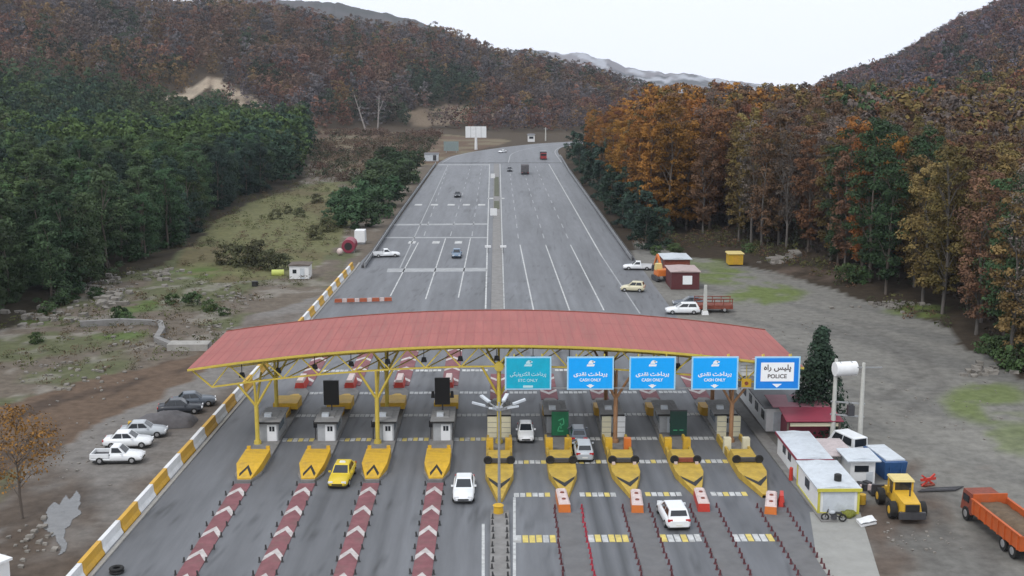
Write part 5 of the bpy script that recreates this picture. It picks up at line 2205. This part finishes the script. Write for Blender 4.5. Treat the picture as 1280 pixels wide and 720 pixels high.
def leaf_mesh(name, v, tint, material):
    n = len(v) // 4
    me = raw_mesh(name, v, np.arange(4 * n).reshape(n, 4), None, material)
    a = me.attributes.new('tint', 'FLOAT', 'FACE')
    a.data.foreach_set('value', tint.astype(np.float32))
    return me


def trunk_mesh(name, H, r, bc, material, rng, limbs=7, lean=.03, twigs=0):
    mb = MB()
    pts = [Vector((0, 0, -.4))]
    for k in range(1, 6):
        pts.append(Vector((rng.uniform(-lean, lean) * H * k / 5, rng.uniform(-lean, lean) * H * k / 5, H * .86 * k / 5)))
    for k in range(5):
        mb.tube(pts[k], pts[k + 1], r * (1 - k / 5.4), r * (1 - (k + 1) / 5.4), 7, cap=False)
    for k in range(min(limbs, len(bc))):
        tip = Vector(bc[k])
        z = max(.18 * H, tip.z - rng.uniform(.1, .22) * H)
        kk = min(int(z / (H * .86) * 5), 4)
        f = min(z / (H * .86) * 5 - kk, 1)
        s = pts[kk].lerp(pts[kk + 1], f)
        mb.tube(s, s.lerp(tip, .55) + Vector((0, 0, .3)), r * .34, r * .2, 5, cap=False)
        mb.tube(s.lerp(tip, .55) + Vector((0, 0, .3)), tip, r * .2, r * .06, 5, cap=False)
        for _ in range(twigs):
            a = s.lerp(tip, rng.uniform(.35, .95))
            mb.tube(a, a + Vector((rng.uniform(-1, 1), rng.uniform(-1, 1), rng.uniform(.2, 1.2))) * H * .09, r * .09, r * .03, 4, cap=False)
    return mb.mesh(name, material)


LM = {'green': leafmat('green_leaves', (.040, .068, .032)), 'green2': leafmat('mid_green_leaves', (.052, .085, .032), .02), 'deep': leafmat('deep_green_leaves', (.028, .050, .036)),
      'brown': leafmat('brown_leaves', (.112, .066, .038), .012), 'orange': leafmat('orange_leaves', (.22, .098, .024), .014, .3), 'olive': leafmat('olive_leaves', (.135, .098, .036), .015),
      'grey': leafmat('grey_twigs', (.11, .088, .078), .02, .25), 'rgreen': leafmat('fir_green_leaves', (.035, .065, .028)), 'scrub': leafmat('scrub_leaves', (.062, .066, .032), .02), 'rust': leafmat('rust_leaves', (.15, .066, .036), .01)}


def protos(kind, lmat, bark, n, H, Rm, base, nb, nl, leaf, prof='round', limbs=7, seed=0, r=None, twigs=0):
    out = []
    for k in range(n):
        rng = np.random.default_rng(seed * 100 + k)
        h, rm = H * rng.uniform(.9, 1.1), Rm * rng.uniform(.88, 1.12)
        v, tn, bc = leaves(nl, h, rm, base * rng.uniform(.85, 1.15), nb, leaf, rng, prof, .55, .28)
        out.append((trunk_mesh('trunk', h, r or h * .016, bc, bark, rng, limbs, twigs=twigs), leaf_mesh('crown', v, tn, lmat)))
    return out


def plant_tree(name, label, cat, group, pr, x, y, z, s=1.0, rot=None, sz=None):
    t = thing(name, label, cat, (x, y, z), random.uniform(0, 6.28) if rot is None else rot, group)
    t.scale = (s, s, sz or s)
    for nm, me in (('trunk', pr[0]), ('crown', pr[1])):
        o = link(nm, me)
        o.parent = t
    return t


def scatter(x0, x1, y0, y1, step, rng):
    gx, gy = np.meshgrid(np.arange(x0, x1, step), np.arange(y0, y1, step))
    gx = gx.ravel() + rng.uniform(-.45, .45, gx.size) * step
    gy = gy.ravel() + rng.uniform(-.45, .45, gy.size) * step
    return gx, gy


def forest_mass(name, pts, scl, cols, nleaf, leaf, material, H=14, Rm=4.6, base=.12, seed=3, prof='round'):
    """many small crowns in one mesh; colour per tree, tint per leaf clump"""
    rng = np.random.default_rng(seed)
    T = [leaves(nleaf, H, Rm, base, 24, leaf, np.random.default_rng(900 + seed + k), prof, .6, .2) for k in range(6)]
    n = len(pts)
    tk = rng.integers(0, 6, n)
    ang = rng.uniform(0, 6.28, n)
    V = np.empty((n, 4 * nleaf, 3), np.float32)
    C = np.empty((n, nleaf, 3), np.float32)
    for k in range(6):
        i = np.nonzero(tk == k)[0]
        v, tn, _ = T[k]
        c, s = np.cos(ang[i])[:, None], np.sin(ang[i])[:, None]
        sx = scl[i][:, None]
        V[i, :, 0] = (v[None, :, 0] * c - v[None, :, 1] * s) * sx + pts[i, 0:1]
        V[i, :, 1] = (v[None, :, 0] * s + v[None, :, 1] * c) * sx + pts[i, 1:2]
        V[i, :, 2] = v[None, :, 2] * sx * (.85 + .3 * rng.random(len(i)))[:, None] + pts[i, 2:3]
        C[i] = cols[i][:, None, :] * tn[None, :, None]
    v = V.reshape(-1, 3)
    nf = n * nleaf
    me = raw_mesh(name, v, np.arange(4 * nf).reshape(nf, 4), None, material)
    a = me.color_attributes.new('col', 'FLOAT_COLOR', 'POINT')
    cc = np.ones((nf, 4, 4), np.float32)
    cc[:, :, :3] = C.reshape(nf, 1, 3)
    a.data.foreach_set('color', cc.ravel())
    return tag(link(name, me), kind='stuff')


M['mass'] = mat('forest_mass', (1, 1, 1), .85, var=.12, scale=.2, spec=.1, attr='col')

# --- green wood on the left
GW = [(-400, 560), (0, 402), (60, 384), (130, 344), (200, 322), (235, 299), (262, 268), (310, 246), (372, 226), (386, 200), (386, 160), (-400, 160)]
gx, gy = scatter(-480, -30, 130, 640, 5.5, RNG)
px, py = proj(gx, gy, gx * 0)
ok = inpoly(px, py, GW) & (px > -300) & (px < 1500)
gx, gy, px, py = gx[ok], gy[ok], px[ok], py[ok]
order = np.argsort(gy + 400.0 * (px < -40))
gx, gy, px, py = gx[order], gy[order], px[order], py[order]
GP = [protos('g', LM[k], M['bark'], 4, 14.5, 3.9, .0, 60, 6000, .19, 'round', seed=1 + q) for q, k in enumerate(('green', 'green2', 'deep'))]
NG = 295
for k in range(min(NG, len(gx))):
    nn = vnoise(np.array([gx[k] / 22]), np.array([gy[k] / 22]), 5)[0]
    kk = 0 if nn < .45 else 1 if nn < .72 else 2
    if px[k] > 250:
        kk = 2 if random.random() < .7 else 0
    if gx[k] / gy[k] < -.42 and random.random() < .4:
        kk = 1
    s = random.uniform(.75, 1.12)
    plant_tree('broadleaf_tree', ['dark green broadleaf tree in the dense wood left of the road', 'lighter mid-green broadleaf tree in the dense wood left of the road', 'deep blue-green tree in the dense wood left of the road'][kk], 'tree', 'green wood on the left', GP[kk][random.randrange(4)], gx[k], gy[k], float(terrain(gx[k:k + 1], gy[k:k + 1])[0]) - .2, s)
gx, gy = gx[NG:], gy[NG:]
pal = np.array([(.046, .078, .032), (.062, .098, .032), (.031, .056, .036), (.055, .07, .033)])
nn = vnoise(gx / 30, gy / 30, 5)
ci = np.clip((nn * 4.4 - .2).astype(int), 0, 3)
forest_mass('far_green_wood', np.stack([gx, gy, terrain(gx, gy) - .3], -1), RNG.uniform(.8, 1.15, len(gx)), pal[ci] * RNG.uniform(.75, 1.25, len(gx))[:, None], 300, .5, M['mass'], 14.8, 4.0, .1, 3)

# --- autumn wood on the right
RW = [(795, 292), (830, 294), (900, 300), (960, 314), (1000, 328), (1060, 350), (1120, 376), (1180, 398), (1215, 420), (1240, 446), (1300, 486), (1700, 640), (1700, 150), (735, 150), (735, 205), (770, 250)]
gx, gy = scatter(20, 420, 120, 560, 5.7, RNG)
px, py = proj(gx, gy, gx * 0)
ok = inpoly(px, py, RW) & (px < 1400)
gx, gy, px, py = gx[ok], gy[ok], px[ok], py[ok]
# nearest to the wood's open edge first: small slant along the edge line
edge = gy - np.interp(px, [735, 795, 900, 1000, 1120, 1215, 1300, 1400], [at(620, q).y for q in (210, 292, 300, 328, 376, 420, 486, 530)])
order = np.argsort(edge)
gx, gy, px, py, edge = gx[order], gy[order], px[order], py[order], edge[order]
RP = {}
for q, (k, bark, nl) in enumerate((('brown', 'bark_p', 6800), ('orange', 'bark', 7600), ('olive', 'bark_p', 6800), ('grey', 'bark_p', 3600), ('rgreen', 'bark', 7200), ('rust', 'bark', 6800))):
    RP[k] = protos(k, LM[k], M[bark], 4, 26, 4.3, .12 if k not in ('grey', 'orange') else (.3 if k == 'grey' else .08), 84, nl, .205 if k != 'grey' else .15, 'tall', 14, seed=10 + q, r=.3, twigs=5 if k == 'grey' else 2)
RLAB = {'brown': 'tall beech with dull brown autumn leaves in the wood right of the road', 'orange': 'tall beech with bright orange leaves in the wood right of the road', 'olive': 'tall beech with olive yellow leaves in the wood right of the road',
        'grey': 'tall nearly bare grey tree in the wood right of the road', 'rgreen': 'tall tree still green among the autumn trees right of the road', 'rust': 'tall beech with rust red leaves in the wood right of the road'}


def rkind(x, y, u):
    r = random.random()
    n = vnoise(np.array([x / 28]), np.array([y / 28]), 15)[0]
    if u < 870:
        return 'orange' if r < .6 else 'brown' if r < .78 else 'rust' if r < .86 else 'olive'
    if u < 960:
        return 'brown' if r < .36 else 'rust' if r < .5 else 'olive' if r < .7 else 'orange' if r < .9 else 'grey'
    if 1040 < u < 1110 and r < .35:
        return 'rgreen'
    if n > .6:
        return 'grey' if r < .45 else 'brown' if r < .7 else 'olive'
    if n < .35:
        return 'olive' if r < .45 else 'brown' if r < .83 else 'orange' if r < .88 else 'rgreen'
    return 'brown' if r < .5 else 'grey' if r < .78 else 'olive' if r < .9 else 'rust'


NR = 295
for k in range(min(NR, len(gx))):
    kk = rkind(gx[k], gy[k], px[k])
    s = random.uniform(.82, 1.08) * float(np.interp(px[k], [735, 765, 810, 1000, 1280], [.58, .76, .97, .95, .84]))
    plant_tree('beech_tree' if kk != 'rgreen' else 'green_tree', RLAB[kk], 'tree', 'autumn wood on the right', RP[kk][random.randrange(4)], gx[k], gy[k], float(terrain(gx[k:k + 1], gy[k:k + 1])[0]) - .2, s)
gx, gy, px = gx[NR:], gy[NR:], px[NR:]
palr = {'brown': (.112, .066, .038), 'orange': (.24, .11, .022), 'olive': (.135, .098, .036), 'grey': (.11, .088, .078), 'rgreen': (.04, .07, .03), 'rust': (.15, .066, .036)}
cl = np.array([palr[rkind(a, b, c)] for a, b, c in zip(gx, gy, px)])
forest_mass('far_autumn_wood', np.stack([gx, gy, terrain(gx, gy) - .3], -1), RNG.uniform(.85, 1.1, len(gx)) * np.interp(px, [735, 770, 820, 3000], [.55, .72, 1, 1]), cl * RNG.uniform(.75, 1.25, len(gx))[:, None], 330, .5, M['mass'], 24.5, 4.4, .2, 4, 'tall')

ux, uy = scatter(24, 200, 120, 330, 3.6, RNG)
qx_, qy_ = proj(ux, uy, ux * 0)
e_ = uy - np.interp(qx_, [735, 795, 900, 1000, 1120, 1215, 1300, 1400], [at(620, q).y for q in (210, 292, 300, 328, 376, 420, 486, 530)])
ok = inpoly(qx_, qy_, RW) & (e_ > 7) & (e_ < 70) & (RNG.random(len(ux)) < .9)
ux, uy = ux[ok], uy[ok]
cu = np.array([(.045, .035, .025), (.06, .04, .028), (.035, .042, .024), (.055, .045, .04)])[RNG.integers(0, 4, len(ux))]
forest_mass('undergrowth', np.stack([ux, uy, terrain(ux, uy) - .2], -1), RNG.uniform(.6, 1.6, len(ux)), cu, 110, .2, M['mass'], 5.5, 2.0, .0, 25)

# --- hillside woods
hx, hy = [], []
rng = np.random.default_rng(5)
for (x0, x1, y0, y1, st) in ((-700, 330, 430, 1170, 9.2), (230, 1150, 420, 1520, 10.4)):
    a, b = scatter(x0, x1, y0, y1, st, rng)
    hx.append(a)
    hy.append(b)


def hill_cols(x, y, z, px, py, rng, purple):
    n = fbm(x / 60, y / 60, 3, 77)
    n2 = vnoise(x / 24, y / 24, 91)
    base = np.where((n < .42)[:, None], np.array((.125, .082, .06)), np.where((n < .56)[:, None], np.array((.138, .074, .054)), np.array((.103, .08, .07))))
    base = np.where((vnoise(x / 15, y / 15, 93) > .62)[:, None], np.array((.10, .092, .095)), base)
    base = np.where((vnoise(x / 18, y / 18, 95) > .74)[:, None], np.array((.15, .10, .05)), base)
    base = np.where(((n2 > .72) & (rng.random(len(x)) < .7))[:, None], np.array((.04, .055, .035)), base)
    gp = ((px - 555) / 45) ** 2 + ((py - 112) / 16) ** 2 < 1.2
    base = np.where((gp & (rng.random(len(x)) < .75))[:, None], np.array((.045, .065, .045)), base)
    if purple:
        base = base * np.array((.9, .86, 1.0))
    return base * rng.uniform(.6, 1.4, len(x))[:, None]


for q, nm in ((0, 'left_hill_wood'), (1, 'right_hill_wood')):
    x, y = hx[q], hy[q]
    z = terrain(x, y)
    px, py = proj(x, y, z)
    u = px
    if q == 0:
        ok = (px > -360) & (px < 880) & (z > 1.2) & ~inpoly(px, py, SCAR) & ~inpoly(px, py - 9, SCAR) & ~(inpoly(px, py, CLEAR) & (rng.random(len(x)) < .8)) & (u < 880)
        bx = np.interp(y, LL[:, 1], LL[:, 0])
        ok &= ~((y > 430) & (y < 870) & (x > bx - 8) & (z < 3))
        # a belt of wood at the foot of the slope behind the bend
    else:
        ok = (px > 900) & (px < 1420) & (z > 2.0)
    x, y, z, px, py = x[ok], y[ok], z[ok], px[ok], py[ok]
    hc = hill_cols(x, y, z, px, py, rng, q)
    if q == 0:
        gr = py > np.interp(px, [-200, 40, 110, 160, 260, 330], [92, 96, 112, 122, 124, 150]) + (vnoise(x / 20, y / 20, 7) - .5) * 14
        gr &= (px < 330) & ~inpoly(px, py, [(190, 90), (340, 90), (340, 128), (190, 118)])
        hc = np.where(gr[:, None], np.array((.046, .075, .038)) * rng.uniform(.6, 1.3, len(x))[:, None], hc)
    forest_mass(nm, np.stack([x, y, z - .4], -1), rng.uniform(.75, 1.2, len(x)) * np.where(inpoly(px, py - 20, SCAR) | inpoly(px, py - 32, SCAR), .38, 1.0), hc, 330 if q == 0 else 200, .52 if q == 0 else .7, M['mass'], 15.5, 6.2, .05, 7 + q)
    print('HILL', nm, len(x))
# belt of bare wood behind the bend
x, y = scatter(-150, 300, 660, 860, 7.5, rng)
bx = np.interp(x, LL[:, 0], LL[:, 1])
ok = (y > np.where(x > -12, bx + 12, 690 + 0 * x)) & (y < 850)
x, y = x[ok], y[ok]
z = terrain(x, y)
px, py = proj(x, y, z)
ok = ~inpoly(px, py, CLEAR)
x, y, z, px, py = x[ok], y[ok], z[ok], px[ok], py[ok]
forest_mass('bend_wood', np.stack([x, y, z - .3], -1), rng.uniform(.7, 1.1, len(x)), hill_cols(x, y, z, px, py, rng, 0) * np.array((1.0, .95, 1.0)), 180, .5, M['mass'], 13, 4.2, .05, 17, 'tall')

# --- dark green trees beside the right guardrail
EP = protos('e', LM['deep'], M['bark'], 4, 11, 3.6, .02, 40, 3400, .24, 'round', seed=31)
k = 0
for (u, v, s) in ((712, 200, .95), (722, 205, 1.0), (720, 216, .85), (735, 220, 1.05), (732, 232, .9), (748, 238, 1.1), (746, 250, .9), (762, 258, 1.0), (758, 268, .85), (775, 270, 1.05), (772, 284, .85), (788, 288, 1.0), (786, 300, .8), (803, 300, .9), (800, 312, .7), (818, 310, .75), (730, 200, 1.15), (745, 212, 1.2), (760, 232, 1.2), (775, 250, 1.2), (790, 272, 1.15), (757, 215, 1.2), (772, 235, 1.2)):
    p = at(u, v)
    plant_tree('evergreen_tree', 'bushy dark green tree just outside the right guardrail', 'tree', 'dark trees beside the right guardrail', EP[k % 4], p.x + 1.0, p.y, -.1, s)
    k += 1
# --- bushes left of the left guardrail
BP = protos('b', LM['green'], M['bark'], 3, 5.6, 3.3, .0, 34, 2600, .22, 'round', seed=41)
k = 0
for (u, v, s) in ((422, 282, 1.0), (440, 285, 1.1), (458, 284, 1.0), (472, 272, 1.1), (486, 258, 1.2), (498, 244, 1.2), (508, 230, 1.2), (450, 265, 1.2), (466, 252, 1.3), (480, 238, 1.3), (494, 222, 1.3), (430, 268, 1.0), (470, 230, 1.2), (484, 215, 1.3), (508, 214, 1.1), (520, 208, .9)):
    p = at(u, v)
    plant_tree('roadside_bush', 'dense dark green bush in the thicket left of the left guardrail', 'bush', 'thicket left of the guardrail', BP[k % 3], p.x, p.y, -.1, s * 1.15)
    k += 1
# scrub on the waste ground at the left
SP = protos('s', LM['scrub'], M['bark'], 3, 2.8, 2.3, .0, 26, 1300, .15, 'round', seed=51)
SP2 = protos('s', LM['green2'], M['bark'], 3, 2.2, 2.0, .0, 26, 1300, .15, 'round', seed=52)
k = 0
for (u, v, s) in ((285, 330, 1.1), (300, 334, 1.3), (318, 336, 1.2), (336, 338, 1.1), (352, 336, .9), (325, 328, 1.2), (345, 276, .8), (375, 272, .8), (395, 300, .9), (410, 290, 1.0), (395, 255, .9), (360, 268, .6)):
    p = at(u, v)
    plant_tree('scrub_bush', 'olive brown scrub bush on the grassy waste ground left of the road', 'bush', 'olive scrub on the waste ground', SP[k % 3], p.x, p.y, 0, s)
    k += 1
for (u, v, s) in ((150, 398, .8), (158, 401, .6), (60, 392, .8), (215, 382, .7), (240, 385, .8), (262, 390, .7), (90, 372, .9), (120, 372, .7), (280, 395, .5), (45, 430, .6), (1062, 358, 1.3), (1072, 360, 1.1), (820, 318, .8), (1250, 450, 1.2), (1268, 462, 1.2), (1236, 442, 1.0), (843, 318, .9), (935, 318, .7)):
    p = at(u, v)
    right = u > 700
    plant_tree('low_bush', 'low bright green bush at the edge of the right wood' if right else 'low bright green bush among the rubble left of the road', 'bush', 'low bushes by the right wood' if right else 'low bushes among the rubble', SP2[k % 3], p.x, p.y, float(terrain(np.array([p.x]), np.array([p.y]))[0]) - .05, s)
    k += 1
# evergreen behind the kiosk
CP = protos('c', LM['deep'], M['bark'], 1, 9.0, 2.7, .0, 200, 11000, .13, 'cone', seed=61)
p = at(1022, 538)
plant_tree('evergreen_shrub_tree', 'slim dark evergreen tree standing behind the maroon roofed kiosk', 'tree', None, CP[0], p.x, p.y, 0, hz(p.y, 404) / 9.0 * 1.06)
# autumn tree at the left edge
OP = protos('o', leafmat('dull_orange_leaves', (.19, .09, .026), .01, .1), M['bark'], 1, 8.2, 3.3, .34, 70, 2100, .1, 'round', 16, seed=71, r=.12, twigs=9)
p = at(28, 648)
plant_tree('autumn_tree', 'small half bare orange leaved tree at the left edge of the dirt lot', 'tree', None, OP[0], p.x, p.y, 0, hz(p.y, 500) / 8.2)
# two bare white trunks on the bracken slope
for (u, v, tx, lab) in ((458, 166, -14, 'bare white forked trunk leaning left on the bracken slope'), (472, 168, 3, 'bare white trunk standing upright on the bracken slope')):
    p = at(u, v)
    zt = hz(p.y, 118)
    t = thing('dead_tree', lab, 'tree', (p.x, p.y, -.2))
    m = MB()
    q = Vector((tx * p.y / F, 0, zt))
    m.tube((0, 0, 0), q * .5, .5, .34, 8)
    m.tube(q * .5, q, .34, .12, 8)
    m.tube(q * .55, q * .85 + Vector((2.2, 0, 0)), .2, .07, 6)
    m.build('trunk', M['bark_w'], t)
    for k in range(7):
        m = MB()
        a = q * random.uniform(.5, .95)
        m.tube(a, a + Vector((random.uniform(-2.5, 2.5), random.uniform(-1, 1), random.uniform(.8, 2.5))), .12, .03, 5)
        m.build('limb', M['bark_w'], t)

# ------------------------------------------------------------------ loose rubble and low weeds
rng = np.random.default_rng(77)
mb = MB()
cl_ = [(60, 395, 50, 10, 40, .9), (120, 360, 45, 12, 50, .9), (135, 375, 20, 8, 30, 1.2), (200, 350, 40, 10, 40, .7), (190, 425, 60, 14, 50, .4), (90, 470, 70, 22, 60, .35), (290, 375, 40, 12, 40, .5), (975, 328, 14, 4, 24, 1.4), (1110, 383, 40, 6, 40, .7), (1230, 465, 30, 7, 20, .7), (1180, 520, 90, 40, 60, .16), (1130, 670, 60, 25, 50, .14), (1010, 420, 60, 25, 40, .16), (100, 560, 60, 40, 60, .16), (40, 680, 30, 25, 25, .35), (270, 410, 30, 10, 24, .4)]
for cx, cy, rx, ry, n, sz in cl_:
    for _ in range(n):
        u, v = cx + rng.normal() * rx * .6, cy + rng.normal() * ry * .6
        if v < 300:
            continue
        p = at(u, v)
        if abs(p.x) < 27:
            continue
        z = float(terrain(np.array([p.x]), np.array([p.y]))[0])
        s = sz * rng.uniform(.2, .8)
        vs = []
        for k in range(8):
            d = np.array([(k & 1) * 2 - 1, (k >> 1 & 1) * 2 - 1, (k >> 2 & 1) * 2 - 1]) * s * rng.uniform(.5, 1.1, 3) * np.array([1, 1, .65])
            vs.append((p.x + d[0], p.y + d[1], z + s * .2 + d[2]))
        mb.add(vs, [(0, 2, 3, 1), (4, 5, 7, 6), (0, 1, 5, 4), (1, 3, 7, 5), (3, 2, 6, 7), (2, 0, 4, 6)])
tag(mb.build('rubble', M['rock']), kind='stuff')
x, y = scatter(-150, -29, 120, 420, 2.6, rng)
px, py = proj(x, y, x * 0)
nn = fbm(x / 10, y / 10, 4, 19)
ok = (nn > .47) & ~inpoly(px, py, LOT_L) & ~inpoly(px, py, MUD_L) & (px > -40) & ~inpoly(px, py, GW) & (x < np.interp(y, [0, 200, 450], [-33, -29, -24]))
x, y = x[ok], y[ok]
cw = np.array([(.06, .065, .03), (.10, .075, .045), (.085, .095, .035), (.12, .09, .06)])[rng.integers(0, 4, len(x))]
forest_mass('weeds', np.stack([x, y, terrain(x, y) - .1], -1), rng.uniform(.5, 1.3, len(x)), cw, 60, .1, M['mass'], .8, 1.1, .0, 23)
x, y = scatter(26, 90, 120, 260, 2.4, rng)
px, py = proj(x, y, x * 0)
e = py - np.interp(px, [795, 900, 1000, 1120, 1215, 1300], [296, 304, 334, 384, 430, 492])
ok = (e < 9) & (e > -14) & (px > 790) & (fbm(x / 8, y / 8, 3, 29) > .45)
x, y = x[ok], y[ok]
cw = np.array([(.055, .065, .03), (.11, .07, .045), (.09, .09, .035)])[rng.integers(0, 3, len(x))]
forest_mass('wood_edge_weeds', np.stack([x, y, terrain(x, y) - .1], -1), rng.uniform(.6, 1.5, len(x)), cw, 60, .12, M['mass'], 1.0, 1.2, .0, 24)

x, y = scatter(-170, -24, 330, 640, 3.6, rng)
px, py = proj(x, y, x * 0)
nn = fbm(x / 16, y / 26, 4, 39)
ok = (nn > .44) & inpoly(px, py, [(385, 160), (570, 166), (566, 186), (535, 203), (505, 215), (440, 232), (395, 225)]) & (x < -28)
x, y = x[ok], y[ok]
cw = np.array([(.10, .06, .045), (.085, .06, .045), (.045, .055, .032), (.12, .085, .06)])[np.clip((vnoise(x / 12, y / 20, 3) * 4.6 - .3).astype(int), 0, 3)]
forest_mass('bracken', np.stack([x, y, terrain(x, y) - .1], -1), rng.uniform(.5, 1.7, len(x)), cw, 90, .2, M['mass'], 2.0, 2.2, .0, 26)

# ------------------------------------------------------------------ haze
HAZE = 0.00007
if HAZE:
    hb = MB()
    hb.box((0, 2700, 150), (9800, 5800, 480))
    hm = bpy.data.materials.new('haze')
    hm.use_nodes = True
    n = hm.node_tree
    n.nodes.clear()
    out = n.nodes.new('ShaderNodeOutputMaterial')
    pvn = n.nodes.new('ShaderNodeVolumePrincipled')
    pvn.inputs['Color'].default_value = (.78, .85, 1, 1)
    pvn.inputs['Density'].default_value = HAZE
    n.links.new(pvn.outputs[0], out.inputs['Volume'])
    tag(hb.build('haze', hm), kind='stuff')
